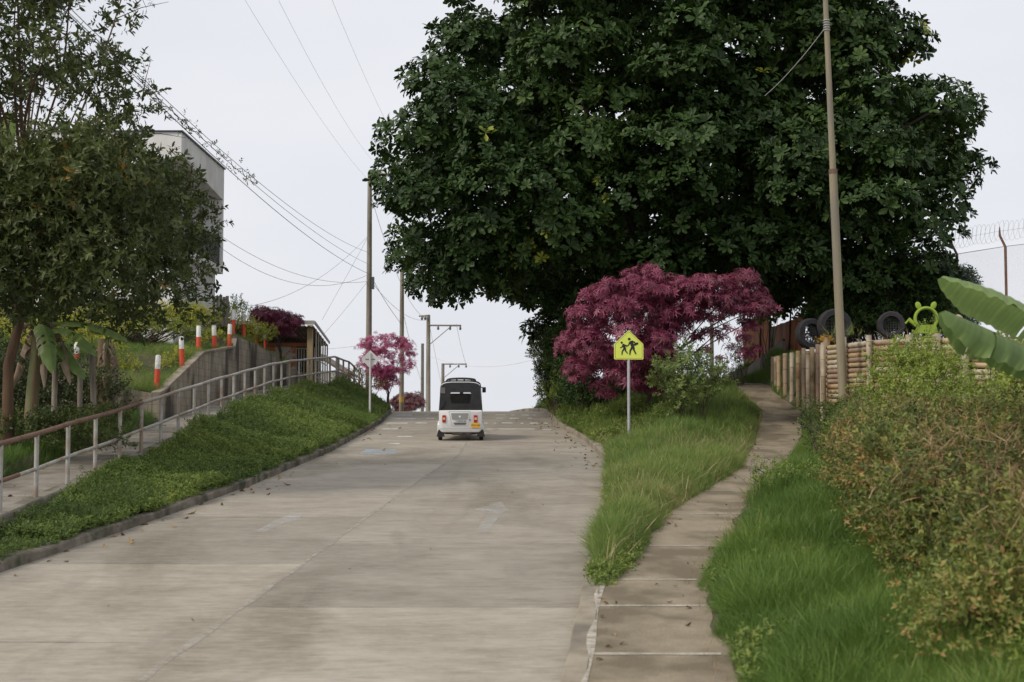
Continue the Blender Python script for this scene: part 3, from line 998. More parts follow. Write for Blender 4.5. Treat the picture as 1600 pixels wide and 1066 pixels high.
# lower tub, open above the belt line
MB().loft([ring(.0, rrect(1.06, .28, .80, .10, .03, 1.09)), ring(.025, rrect(1.14, .235, .822, .12, .03, 1.155)), ring(.9, rrect(1.16, .235, .822, .10, .03, 1.17)), ring(1.35, rrect(1.12, .25, .70, .10, .05)), ring(1.75, rrect(.95, .26, .62, .10, .06)), ring(2.05, rrect(.62, .28, .80, .10, .08)), ring(2.22, rrect(.46, .36, .78, .12, .10))]).build('body', M_body, taxi, True)
# front cowl with windscreen pillars
def cowl():
    mb = MB()
    for s in (-1, 1):
        mb.tube([(s * .50, 1.72, .6), (s * .47, 1.60, 1.05), (s * .43, 1.42, 1.50)], .028, 8)
    mb.tube([(-.43, 1.42, 1.50), (0, 1.40, 1.53), (.43, 1.42, 1.50)], .03, 8)
    mb.tube([(0, 1.70, .80), (0, 1.58, 1.10), (0, 1.41, 1.50)], .05, 8)
    return mb
cowl().build('windscreen_frame', M_dark, taxi, True)
MB().add([(-.49, 1.70, .72), (.49, 1.70, .72), (.42, 1.43, 1.49), (-.42, 1.43, 1.49)], [(0, 1, 2, 3)]).build('windscreen', M_glass, taxi)
# canopy: shell with a window opening at the back
def canopy_ring(y, wb, wt, zb, zs, ztop, n=9):
    """right foot, up the side, over the arch and down: open below."""
    pts = [(wb / 2, y, zb), (wb / 2 * .3 + wt / 2 * .7, y, zb + (zs - zb) * .6)]
    for k in range(n + 1):
        a = PI * k / n
        c, s_ = math.cos(a), math.sin(a)
        x = wt / 2 * (abs(c) ** .45) * (1 if c >= 0 else -1)
        pts.append((x, y, zs + (ztop - zs) * (s_ ** .8)))
    pts += [(-(wb / 2 * .3 + wt / 2 * .7), y, zb + (zs - zb) * .6), (-wb / 2, y, zb)]
    return pts
cr_ = [canopy_ring(.035, 1.16, 1.06, .80, 1.40, 1.555), canopy_ring(.12, 1.165, 1.09, .81, 1.43, 1.585), canopy_ring(.75, 1.165, 1.09, .81, 1.44, 1.60)]
can = MB().loft(cr_, cap=False, closed=False)
front = [canopy_ring(.75, 1.05, 1.07, 1.40, 1.44, 1.598), canopy_ring(1.44, .98, .96, 1.36, 1.42, 1.55)]
can.loft(front, cap=False, closed=False)
can.build('canopy', M_vinyl, taxi, True)
# back curtain with a framed opening (window x -.26..+.29, z 1.00..1.29)
def back_curtain():
    out = [(x, z) for x, y, z in canopy_ring(.03, 1.165, 1.055, .79, 1.40, 1.55)]
    wx0, wx1, wz0, wz1 = -.27, .28, 1.0, 1.30
    inn = []
    for x, z in out:
        # project outline towards the window rectangle
        cx_, cz = .005, 1.15
        dx, dz = x - cx_, z - cz
        k = min((wx1 - cx_) / abs(dx) if dx else 9, (wz1 - cz) / abs(dz) if dz else 9)
        inn.append((cx_ + dx * k, cz + dz * k))
    mb = MB()
    n = len(out)
    vs = [(x, .03 - .012 * math.sin(7 * x) * (1.6 - z), z) for x, z in out] + [(x, .022, z) for x, z in inn]
    fs = [(i, i + 1, n + i + 1, n + i) for i in range(n - 1)] + [(n - 1, 0, n, 2 * n - 1)]
    mb.add(vs, fs)
    return mb
back_curtain().build('rear_curtain', M_vinyl, taxi)
MB().add([(-.29, .026, .98), (.30, .026, .98), (.30, .026, 1.32), (-.29, .026, 1.32)], [(0, 1, 2, 3)]).build('rear_window', M_tint, taxi)
mb = MB()
for i in range(5):     # creases at the lower left of the curtain
    mb.tube([(-.54 + .02 * i, .016, .83 + .004 * i), (-.515 + .022 * i, .010, .90 + .02 * i), (-.47 + .02 * i, .022, .99 + .03 * i)], [.004, .009, .003], 6)
mb.build('curtain_fold', M_vinyl, taxi, True)
# white roof edge showing at the corners
mb = MB()
mb.tube([(x, .07, z + .012) for x, y, z in canopy_ring(.05, 1.05, 1.05, 1.36, 1.405, 1.555)[3:-3]], .015, 8)
mb.build('roof_edge', M_body, taxi, True)
M_flap = mat('smoky_vinyl', (.20, .18, .17), (.14, .13, .125), 3, .35)
MB().box((-.474, .014, 1.35), (.125, .008, .155)).build('side_flap', M_flap, taxi)
mb = MB()
arc = [(.40 * math.cos(a), 1.575 + .075 * math.sin(a) ** .6) for a in [PI * k / 10 for k in range(11)]]
for y in (.12, .55, 1.0):
    mb.tube([(x, y, z) for x, z in arc], .014, 8)
for x in (-.30, -.11, .09, .29):
    mb.tube([(x, .12, 1.59), (x, .12, 1.65)], .012, 6); mb.tube([(x, 1.0, 1.58), (x, 1.0, 1.64)], .012, 6)
    mb.tube([(x, .12, 1.645), (x, 1.0, 1.645)], .01, 6)
mb.build('roof_rack', M_black, taxi, True)
# seats
MB().box((0, .55, .93), (1.0, .16, .62), mi=0).build('rear_seat', M_vinyl, taxi, bevel=.04)
MB().box((.05, .98, 1.0), (.48, .10, .36)).box((.05, 1.1, .82), (.46, .34, .12)).build('driver_seat', M_brownseat, taxi, bevel=.03)
# tail lamps
for s in (-1, 1):
    lx = -.437 if s < 0 else .405
    tl = MB().box((lx, -.008, .595), (.097, .035, .195)).build('tail_lamp', M_red, taxi, bevel=.012)
    MB().box((lx, -.027, .598), (.066, .012, .062)).build('lens', M_amber, tl, bevel=.004)
# grey panel, lid line, vents, badge and lettering
fb = lambda u, v, d: Vector((u, d, v))
MB().prism(rounded([(-.25, .745), (.215, .745), (.19, .595), (.17, .575), (-.21, .575), (-.23, .595)], .012), -.004, -.012, fb).build('engine_grille', M_grey, taxi)
MB().prism([(-.19, .495), (.165, .495), (.13, .435), (-.16, .435)], -.004, -.011, fb).build('vent', M_grey, taxi)
mb = MB()
for i in range(4):
    mb.box((-.012, -.013, .446 + i * .014), (.29 + .012 * i, .004, .004))
mb.build('vent_slot', M_dark, taxi)
mb = MB()
mb.prism([(.028 * math.cos(2 * PI * k / 12), .655 + .03 * math.sin(2 * PI * k / 12)) for k in range(12)], -.012, -.017, lambda u, v, d: Vector((u - .02, d, v)))
mb.build('badge', M_body, taxi)
M_groove = mat('panel_gap', (.33, .33, .33), None, rough=.6)
mb = MB()
loop = [(-.31, .79), (.26, .79), (.215, .43), (.19, .405), (-.2, .405), (-.23, .43)]
for i in range(len(loop)):
    p, q = loop[i], loop[(i + 1) % len(loop)]
    mb.tube([(p[0], -.001, p[1]), (q[0], -.001, q[1])], .0045, 5)
mb.tube([(-.56, -.0, .33), (.55, -.0, .33)], .004, 5)
mb.build('lid_gap', M_groove, taxi)
MB().tube([(.255, -.0, .565), (.255, -.02, .565)], .016, 10).build('lid_latch', M_dark, taxi, True)
def lettering(name, txt, size, loc, m, parent, rot=(PI / 2, 0, 0), ext=.002, align='CENTER'):
    c = bpy.data.curves.new(name, 'FONT'); c.body = txt; c.size = size; c.extrude = ext; c.align_x = align
    o = bpy.data.objects.new(name, c); COL.objects.link(o)
    bpy.context.view_layer.update()
    me = bpy.data.meshes.new_from_object(o.evaluated_get(bpy.context.evaluated_depsgraph_get()))
    bpy.data.objects.remove(o)
    me.materials.clear(); me.materials.append(m)
    o = bpy.data.objects.new(name, me); o.location = loc; o.rotation_euler = rot
    return link(o, parent)
lettering('lettering', 'T ORITO RE', .052, (.01, -.004, .512), M_dark, taxi)
pl_ = MB().box((.405, -.018, .42), (.235, .012, .125)).build('number_plate', M_plate, taxi, bevel=.004)
lettering('plate_lettering', 'WLD 447', .058, (.405, -.0255, .405), M_black, pl_)
# fenders, flaps, wheels, exhaust, bumper bits
M_hub = mat('hub_paint', (.45, .45, .45), None, rough=.5)
for s in (-1, 1):
    rings = []
    for y in (.12, .2, .45, .7, .78):
        hh = .52 - .9 * (y - .45) ** 2
        rings.append([(s * .565, y, .25), (s * .565, y, hh), (s * .615, y, hh - .005), (s * .628, y, hh - .06), (s * .628, y, .25)])
    MB().loft(rings).build('fender', M_body, taxi, True)
    MB().prism([(s * .535 - .105, .115), (s * .535 + .115, .115), (s * .535 + .075, .30), (s * .535 - .05, .30)], .03, .045, fb).build('mud_flap', M_rubber, taxi)
    wh = MB()
    rings = []
    for x, r in ((-.052, .15), (-.055, .185), (-.035, .20), (.035, .20), (.055, .185), (.052, .15)):
        rings.append([(s * .55 + x, .40 + r * math.cos(2 * PI * k / 24), .20 + r * math.sin(2 * PI * k / 24)) for k in range(24)])
    wo_ = wh.loft(rings, cap=False).build('wheel', M_rubber, taxi, True)
    MB().tube([(s * .55 - .04, .40, .20), (s * .55 + .045, .40, .20)], .152, 20).build('rim', M_hub, wo_, True)
rings = []
for x, r in ((-.045, .15), (-.048, .185), (-.03, .20), (.03, .20), (.048, .185), (.045, .15)):
    rings.append([(x + .0, 2.15 + r * math.cos(2 * PI * k / 24), .20 + r * math.sin(2 * PI * k / 24)) for k in range(24)])
wf = MB().loft(rings, cap=False).build('wheel', M_rubber, taxi, True)
MB().tube([(-.04, 2.15, .20), (.04, 2.15, .20)], .152, 20).build('rim', M_hub, wf, True)
MB().tube([(-.23, .10, .20), (-.20, .10, .195), (.26, .10, .195), (.29, .10, .20)], [.03, .045, .045, .03], 12).build('exhaust', M_exh, taxi, True)
mb = MB().tube([(-.5, .38, .21), (.5, .38, .21)], .045, 8).tube([(-.30, .06, .245), (.32, .06, .245)], .02, 8)
mb.box((.10, .2, .17), (.09, .3, .12)).tube([(-.4, .2, .2), (-.2, .12, .2)], .03, 8).tube([(.4, .2, .2), (.3, .12, .2)], .03, 8)
mb.build('axle', M_dark, taxi, True)
mr = MB().box((.625, 1.25, 1.315), (.10, .03, .15)).build('mirror', M_black, taxi, bevel=.02)
MB().tube([(.50, 1.35, 1.40), (.60, 1.26, 1.37)], .012, 6).build('stalk', M_black, mr)

# ------------------------------------------------------------------ houses on the left
M_render = mat('pale_render', (.80, .79, .77), (.70, .69, .67), 1.2, .85, .08, c3=(.66, .64, .61), scale3=.9)
M_cream = mat('cream_render', (.58, .53, .43), (.50, .45, .36), 1.2, .85, .08)
M_win = mat('dark_window', (.02, .022, .025), None, rough=.15)
M_iron = mat('black_iron', (.03, .03, .032), None, rough=.5)
M_wood = mat('old_planks', (.23, .20, .16), (.14, .12, .09), 3, .9, .3, stretch=(4, 4, .4))
X0, X1, Y0, Y1 = -23.0, -10.0, 42.6, 49.0
hz = 4.9
house = thing('white_house', 'white two storey house with flat roof and iron balcony behind the left tree', 'house', (X1, Y0, hz))
def hb(name, x0, x1, y0, y1, z0, z1, m, parent=house):
    return MB().box(((x0 + x1) / 2 - X1, (y0 + y1) / 2 - Y0, (z0 + z1) / 2 - hz), (x1 - x0, y1 - y0, z1 - z0)).build(name, m, parent)
hb('ground_floor', X0, X1 - .25, Y0 + .3, Y1 - .1, hz - 1.0, 8.05, M_render)
hb('floor_slab', X0, X1, Y0, Y1, 8.05, 8.28, M_render)
hb('upper_wall', X0, X1 - 3.6, Y0 + .25, Y1 - .3, 8.28, 10.55, M_cream)
hb('end_wall', X1 - 3.6, X1 - .004, Y1 - .26, Y1 - .004, 8.28, 10.60, M_render)
hb('balcony_wall', X1 - 3.6, X1 - 1.4, Y0 + .25, Y0 + .45, 8.28, 10.55, M_cream)
# roof box with a splayed soffit over the balcony
rf = MB()
yA, yB = Y0 - Y0, Y1 - Y0
x_ = lambda v: v - X1
z_ = lambda v: v - hz
rf.add([(x_(X0), yA, z_(10.57)), (x_(X1 - 2.2), yA, z_(10.57)), (x_(X1), yA, z_(11.0)), (x_(X1), yA, z_(11.70)), (x_(X0), yA, z_(11.70)),
        (x_(X0), yB, z_(10.57)), (x_(X1 - 2.2), yB, z_(10.57)), (x_(X1), yB, z_(10.60)), (x_(X1), yB, z_(11.70)), (x_(X0), yB, z_(11.70))],
       [(0, 1, 2, 3, 4), (9, 8, 7, 6, 5), (1, 0, 5, 6), (2, 1, 6, 7), (3, 2, 7, 8), (4, 3, 8, 9), (0, 4, 9, 5)])
rfo = rf.build('roof', M_render, house)
MB().box((x_((X0 + X1) / 2), (yA + yB) / 2, z_(11.725)), (X1 - X0 + .10, yB - yA + .10, .045)).build('roof_edging', M_iron, rfo)
for y in (44.2, 46.3):
    wd = hb('balcony_door', X1 - 3.62, X1 - 3.57, y, y + 1.25, 8.32, 10.3, M_win)
wf_ = hb('window', X1 - 8.5, X1 - 6.9, Y0 + .235, Y0 + .30, 8.9, 10.1, M_win)
hb('window', X1 - 11.5, X1 - 10.0, Y0 + .235, Y0 + .30, 8.9, 10.1, M_win)
gd = hb('window', X1 - .27, X1 - .235, 44.5, 46.0, 6.0, 7.3, M_win)
MB().tube([(x_(X1) - .25, 2.1, z_(8.28)), (x_(X1) - .25, 2.1, z_(10.9))], .09, 10).build('column', M_wood, house, True)
bal = MB()
for y in np.arange(.06, 6.2, .125):
    bal.tube([(-.07, y, z_(8.28)), (-.07, y, z_(9.22))], .011, 5)
for z in (8.36, 9.22):
    bal.tube([(-.07, .03, z_(z)), (-.07, 6.3, z_(z))], .02 if z < 9 else .032, 6)
for x in np.arange(-3.4, -.1, .13):
    bal.tube([(x, .05, z_(8.28)), (x, .05, z_(9.22))], .011, 5)
bal.tube([(-3.5, .05, z_(9.22)), (-.05, .05, z_(9.22))], .032, 6)
bal.build('balcony_railing', M_iron, house, True)

pf = thing('plank_fence', 'short grey plank fence at the foot of the white house', 'fence', at(345, 503, 45.5))
for k in range(5):
    MB().box((-.22 + k * .105, .01 * (k % 2), .33 + .03 * (k % 3)), (.095, .025, .95)).build('plank', M_wood, pf)
MB().box((0, .04, .45), (.6, .03, .06)).build('batten', M_wood, pf)

M_tin = mat('rusty_tin_roof', (.20, .17, .145), (.12, .085, .065), 2.5, .8, .1, c3=(.28, .25, .22), scale3=1.5)
M_tinedge = mat('grey_fascia', (.46, .45, .44), (.36, .35, .33), 4, .7)
M_post2 = mat('ochre_post', (.47, .36, .19), (.40, .31, .18), 3, .75)
M_plaster = mat('peeling_plaster', (.50, .46, .42), (.46, .17, .075), 2.6, .9, .2, ramp=(.47, .53))
M_beam = mat('orange_beam', (.42, .14, .05), (.30, .10, .04), 4, .7)
M_bar = mat('cream_bars', (.55, .52, .44), (.45, .42, .35), 5, .6)
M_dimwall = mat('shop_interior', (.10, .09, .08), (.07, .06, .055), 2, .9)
sx0, sy0, sz0 = -9.6, 54.0, float(ZLP(54.0))
shop = thing('brick_shop', 'small brick shop with tin roof, ochre post and barred front above the walkway', 'shop', (sx0, sy0, sz0))
L3 = lambda p: (p[0] - sx0, p[1] - sy0, p[2] - sz0)
def sb(name, x0, x1, y0, y1, z0, z1, m, parent=shop):
    return MB().box(L3(((x0 + x1) / 2, (y0 + y1) / 2, (z0 + z1) / 2)), (x1 - x0, y1 - y0, z1 - z0)).build(name, m, parent)
rz_ = 6.62
rr_ = MB()
rings = []
for k in range(57):
    x = -12.2 + k * .085
    zz = rz_ + .03 + .018 * math.cos(k * PI) - .004 * k
    rings.append([L3((x, 53.2, zz + .10)), L3((x, 57.4, zz - .40)), L3((x, 57.4, zz - .42)), L3((x, 53.2, zz + .08))])
ro = rr_.loft(rings).build('roof', M_tin, shop)
sb('fascia', -12.2, -7.40, 53.12, 53.19, rz_ - .03, rz_ + .12, M_tinedge)
local_side = MB().add([L3(p) for p in [(-7.36, 53.1, rz_ + .10), (-7.36, 57.45, rz_ - .42), (-7.36, 57.45, rz_ - .52), (-7.36, 53.1, rz_ - .02), (-7.40, 53.1, rz_ + .10), (-7.40, 57.45, rz_ - .42), (-7.40, 57.45, rz_ - .52), (-7.40, 53.1, rz_ - .02)]], [(0, 1, 2, 3), (7, 6, 5, 4), (0, 4, 5, 1), (2, 6, 7, 3), (1, 5, 6, 2), (0, 3, 7, 4)]).build('side_fascia', M_tinedge, shop)
sb('post', -7.72, -7.52, 53.5, 53.7, sz0 - .4, rz_ - .02, M_post2)
sb('wall', -9.55, -8.32, 54.6, 54.8, sz0 - .8, rz_ - .75, M_plaster)
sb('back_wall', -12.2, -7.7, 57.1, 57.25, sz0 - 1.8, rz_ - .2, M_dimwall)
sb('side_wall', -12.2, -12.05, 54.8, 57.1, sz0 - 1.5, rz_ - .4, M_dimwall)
sb('beam', -9.75, -7.75, 54.5, 54.6, rz_ - .78, rz_ - .64, M_beam)
gr = MB()
for k in range(8):
    x = -8.30 + k * .10
    gr.tube([L3((x, 54.65, sz0 - .3)), L3((x, 54.65, rz_ - .82))], .022, 6)
for z in (sz0 + .02, sz0 + .5, rz_ - .85):
    gr.tube([L3((-8.32, 54.65, z)), L3((-7.66, 54.65, z))], .025, 6)
gr.build('front_grille', M_bar, shop, True)
gr = MB()
for k in range(6):
    y = 54.0 + k * .66
    gr.tube([L3((-7.45, y, sz0 - .6)), L3((-7.45, y, rz_ - .05 - .12 * (y - 53.2)))], .028, 6)
for z in (sz0 + .35, sz0 + 1.0):
    gr.tube([L3((-7.45, 53.7, z)), L3((-7.45, 57.3, z - .1))], .022, 6)
gr.build('side_grille', M_bar, shop, True)
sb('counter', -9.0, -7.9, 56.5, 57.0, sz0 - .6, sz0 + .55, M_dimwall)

h2 = thing('lower_house', 'low pale house with a brown tiled gable roof below the brick shop', 'house', (-8.4, 64.0, 3.2))
M_tile = mat('brown_tiles', (.20, .15, .11), (.13, .09, .065), 6, .85, .3, stretch=(1, 6, 1))
MB().box((-.5, 1.5, .3), (2.4, 5.4, 3.4)).build('wall', M_render, h2)
rf = MB()
rings = [[(-1.95, y, 1.95), (-.55, y, 2.95), (1.05, y, 1.95), (1.05, y, 1.86), (-.55, y, 2.84), (-1.95, y, 1.86)] for y in (-1.7, 4.6)]
rf.loft(rings).build('roof', M_tile, h2)
MB().box((.35, -1.225, .9), (.5, .04, .9)).build('window', M_win, h2)

# ------------------------------------------------------------------ utility poles, lamp post, wires
M_pole = mat('concrete_pole', (.34, .31, .25), (.24, .215, .17), 3, .85, .15, stretch=(3, 3, .5), c3=(.19, .165, .125), scale3=1.0)
M_pole2 = mat('dark_pole', (.20, .19, .16), (.13, .12, .10), 3, .85, .15, stretch=(3, 3, .5))
M_yel = mat('yellow_band', (.55, .38, .08), (.46, .32, .09), 6, .7)
M_ins = mat('insulator', (.10, .11, .11), None, rough=.4)
def pole(px, ptop, Y, r0, r1, lab, m=M_pole, band=None, arm=None, cap=None):
    b = at(px, 600, Y); g = h(b.x, Y); L = at(px, ptop, Y).z - g
    o = thing('utility_pole', lab, 'pole', (b.x, Y, g), group='utility poles beyond the crest')
    MB().tube([(0, 0, -.5), (0, 0, L)], [r0, r1], 12).build('pole', m, o, True)
    if band:
        zb = at(px, band, Y).z - g
        MB().tube([(0, 0, zb - .13), (0, 0, zb + .13)], r0 + .004, 12).build('painted_band', M_yel, o, True)
    for a in arm or []:
        dx0, dx1, zoff, dy = a
        zz = L + zoff
        c = MB().tube([(dx0, dy * dx0 - r1, zz), (dx1, dy * dx1 - r1, zz)], .055, 6).build('crossarm', m, o, True)
        far = dx1 if abs(dx1) > abs(dx0) else dx0
        MB().tube([(0, -r1, zz - abs(far) * .62), (far * .72, dy * far * .72 - r1, zz)], .024, 6).build('brace', m, o, True)
        for f in (.30, .66, .97):
            x = dx0 + (dx1 - dx0) * f
            MB().tube([(x, dy * x - r1, zz - .05), (x, dy * x - r1, zz - .16), (x, dy * x - r1, zz - .26)], [.035, .075, .05], 8).build('insulator', M_ins, c, True)
    if cap:
        MB().box((.16, -r0, cap - g), (.12, .16, .5)).build('junction_box', M_ins, o)
    return o
pole(576, 270, 58, .135, .09, 'tallest grey pole rising left of the big tree over a red crown', arm=[(-.05, .9, -.06, .1)], cap=at(576, 443, 58).z)
pole(627.5, 420, 60, .105, .085, 'pole with a yellow band rising through the pink red crown', band=624)
pole(669, 492, 82, .16, .11, 'pole with one long crossarm and a second short arm beyond the crest', arm=[(-.55, 0, -.05, -.8), (0, 1.9, -.62, .1)])
pole(660, 537, 88, .12, .09, 'plain dark pole just left of the pole with two crossarms', M_pole2)
pole(692, 568, 104, .16, .11, 'farthest pole with a crossarm just above the taxi roof', arm=[(0, 1.75, -.05, .05)])
p_ = at(1112, 505, 62)
pb = thing('sapling_stake', 'slim grey post seen through the gap under the purple maple', 'post', (p_.x, 62, h(p_.x, 62)))
MB().tube([(0, 0, -.3), (0, 0, p_.z - h(p_.x, 62))], [.10, .08], 10).build('pole', M_pole, pb, True)

lb = at(1318.5, 590, 34.0); lg = h(lb.x, 34.0)
lt = at(1287, -60, 34.0)
lamp = thing('leaning_pole', 'tall two stage concrete pole leaning left in front of the big tree', 'pole', (lb.x, 34.0, lg))
top = Vector((lt.x - lb.x, 0, lt.z - lg)); f1 = .585
dirv = top / top.z
M_lamp = mat('ochre_grey_pole', (.30, .255, .165), (.23, .195, .13), 2.5, .8, .15, stretch=(3, 3, .4), c3=(.20, .18, .14), scale3=1.0)
zj = at(1304, 268, 34.0).z - lg
P_ = lambda z: (dirv.x * z, 0, z)
MB().tube([P_(-.4), P_(zj)], [.112, .098], 14).build('lower_shaft', M_lamp, lamp, True)
MB().tube([P_(zj - .05), P_(top.z)], [.078, .058], 14).build('upper_shaft', M_lamp, lamp, True)
MB().tube([P_(zj - .06), P_(zj + .05)], .104, 14).build('collar', M_rust, lamp, True)
zc = at(1291, 40, 34.0).z - lg
mb = MB()
for k in range(5):
    zk = zc - .12 + k * .06
    mb.tube([(dirv.x * zk + .078 * math.cos(a), .078 * math.sin(a), zk) for a in [2 * PI * j / 12 for j in range(13)]], .012, 5)
mb.build('wire_wrap', M_steel, lamp, True)

M_wire = mat('power_cable', (.035, .04, .04), None, rough=.6)
M_thin = mat('thin_cable', (.55, .56, .58), None, rough=.6)
def wire(a, b, sag, r, lab, m=M_wire, n=28):
    a, b = Vector(a), Vector(b)
    pts = [a.lerp(b, i / n) - Vector((0, 0, 4 * sag * (i / n) * (1 - i / n))) for i in range(n + 1)]
    o = MB().tube([p - a for p in pts], r, 5).build('power_line', m, None, True)
    o.location = a
    return tag(o, lab, 'cable', 'overhead cables'), pts
_, vinepts = wire(at(20, -76, 17), at(574, 394, 58), .55, .006, 'upper cable of the bundle with creeper hanging on it, left of the tallest pole')
wire(at(20, -66, 17.2), at(574, 412, 58), .45, .006, 'middle cable of the bundle sweeping down to the tallest pole')
wire(at(14, -72, 17.4), at(574, 427, 58), .5, .008, 'lowest and thickest cable of the bundle passing the white house roof')
wire(at(350, -55, 26), at(577, 243 + 40, 58), .3, .0032, 'faint cable crossing the open sky, leftmost at the top edge', M_thin)
wire(at(405, -60, 26), at(581, 250, 58), .3, .0032, 'faint cable crossing the open sky, middle of three at the top edge', M_thin)
wire(at(490, -70, 26), at(622, 225, 60), .2, .0032, 'faint cable running behind the big tree from the top edge', M_thin)
wire(at(344, 368, 48), at(574, 440, 58), .55, .008, 'faint service cable from the white house balcony to the tallest pole', M_thin)
wire(at(346, 388, 48), at(574, 430, 58), .8, .008, 'faint sagging service cable from the white house wall', M_thin)
wire(at(392, 478, 50), at(574, 370, 58), .5, .008, 'thin cable rising from the red crown on the terrace to the tallest pole', M_thin)
wire(at(503, 500, 57), at(574, 372, 58), .02, .009, 'steep stay cable from the shop roof to the tallest pole', M_thin)
wire(at(506, 522, 58), at(574, 440, 58), .05, .008, 'thin cable from the shop roof to the box on the tallest pole', M_thin)
wire(at(580, 440, 58), at(668, 500, 82), .5, .010, 'cable from the tallest pole box to the pole with two crossarms', M_thin)
wire(at(580, 432, 58), at(626, 505, 60), .1, .010, 'thin cable between the tallest pole and the yellow banded pole', M_thin)
wire(at(578, 300, 58), at(657, 492, 82), .8, .010, 'cable dropping from the tallest pole top to the crossarm', M_thin)
wire(at(626, 470, 60), at(660, 600, 88), .3, .010, 'thin cable from the yellow banded pole down towards the dark pole', M_thin)
wire(at(670, 556, 82), at(900, 535, 70), .9, .009, 'thin horizontal cable over the crest behind the taxi', M_thin)
wire(at(713, 506, 82), at(728, 568, 104), .2, .010, 'cable linking the two crossarms above the taxi', M_thin)
wire(at(470, 545, 62), at(628, 524, 60), .2, .008, 'thin level cable passing above the low house roof', M_thin)
wire(at(1289, 44, 34), at(1195, 150, 41), .1, .010, 'short cable running from the leaning pole into the big tree', M_thin)
wire(at(668, 492, 82), at(700, 650, 84), .1, .010, 'stay cable of the pole with two crossarms', M_thin)

# ------------------------------------------------------------------ foliage materials
G = lambda *a: a
LM_big = leafmat('broad_leaf', [(0, (.014, .031, .008)), (.45, (.035, .070, .014)), (.80, (.074, .122, .026)), (.93, (.13, .18, .03)), (1, (.36, .38, .05))], .5, .13, .28)
LM_left = leafmat('narrow_leaf', [(0, (.034, .046, .014)), (.5, (.074, .100, .028)), (.82, (.135, .165, .046)), (.95, (.17, .13, .05)), (1, (.42, .24, .03))], .5, .28)
LM_maple = leafmat('maple_leaf', [(0, (.085, .028, .032)), (.3, (.16, .034, .060)), (.6, (.24, .042, .092)), (.85, (.36, .10, .168)), (1, (.50, .25, .30))], .5, .24)
LM_maple2 = leafmat('maple_leaf_bright', [(0, (.24, .03, .10)), (.5, (.50, .09, .23)), (1, (.70, .36, .45))], .5, .42)
LM_hedge = leafmat('hedge_leaf', [(0, (.035, .056, .015)), (.45, (.098, .128, .028)), (.75, (.185, .22, .046)), (.88, (.27, .30, .07)), (1, (.40, .23, .09))], .55, .28)
LM_mixed = leafmat('weedy_leaf', [(0, (.05, .08, .018)), (.5, (.13, .18, .035)), (.9, (.26, .31, .07)), (1, (.32, .22, .09))], .55, .3)
LM_fresh = leafmat('fresh_leaf', [(0, (.09, .14, .02)), (.5, (.19, .26, .04)), (1, (.34, .40, .08))], .5, .35)
LM_fern = leafmat('feathery_leaf', [(0, (.09, .13, .035)), (.5, (.17, .23, .065)), (1, (.28, .34, .11))], .55, .3)
LM_gold = leafmat('golden_leaf', [(0, (.16, .22, .03)), (.45, (.36, .37, .045)), (1, (.60, .52, .06))], .5, .3)
LM_brown = leafmat('dry_stem', [(0, (.20, .125, .065)), (.5, (.34, .215, .115)), (1, (.46, .33, .20))], .85, .15)
LM_grass = leafmat('grass_blade', [(0, (.088, .15, .03)), (.45, (.168, .262, .052)), (.75, (.25, .32, .08)), (.92, (.34, .33, .12)), (1, (.45, .35, .18))], .55, .30)
LM_verge = leafmat('lush_grass_blade', [(0, (.058, .118, .02)), (.5, (.122, .212, .034)), (.85, (.20, .29, .052)), (1, (.33, .33, .11))], .55, .30)
LM_cover = leafmat('ground_cover_leaf', [(0, (.06, .10, .02)), (.5, (.152, .218, .042)), (.85, (.26, .32, .064)), (1, (.34, .34, .09))], .6, .25)
LM_ban = leafmat('banana_blade', [(0, (.13, .20, .065)), (.5, (.22, .32, .105)), (.9, (.33, .44, .14)), (1, (.30, .22, .08))], .42, .45)
LM_bandry = leafmat('dry_banana_blade', [(0, (.16, .11, .07)), (.5, (.29, .22, .16)), (1, (.42, .34, .26))], .85, .2)
M_bark = mat('bark', (.075, .055, .038), (.14, .105, .075), 4, .95, .6, stretch=(2, 2, .5), bscale=9)
M_bark2 = mat('brown_bark', (.06, .036, .022), (.13, .075, .04), 3, .9, .5, stretch=(2, 2, .3), bscale=7)
M_twig = mat('twig', (.10, .065, .05), (.06, .04, .032), 5, .9)

T_ros = [rosette(leaf_ob(.42, .05, .22), n, t, s) for n, t, s in ((8, 1.05, 1), (9, 1.15, 2), (7, .95, 3), (8, 1.25, 4), (6, 1.0, 5))]
T_spr = [sprig(leaf(.42, .06, .28), 8, s, 1.5, .95, 1.0) for s in (1, 2, 3, 4)]
T_sprs = [sprig(leaf_lo(.48, .05, .15), 7, s, 1.5, .75, 1.05) for s in (1, 2, 3, 4)]
T_star = [place(star_leaf(7, d, wd), [[0, 1, 0]], [[0, 0, 1]], [1], [[0, 0, 0]]) for d, wd in ((.30, .22), (.5, .20), (.15, .24))]
T_fern = [sprig(leaf_lo(.42, .02, .12), 16, s, 2.2, .7, 1.3) for s in (1, 2, 3)]
T_tuft = [tuft(17, s) for s in (1, 2, 3, 4, 5)]

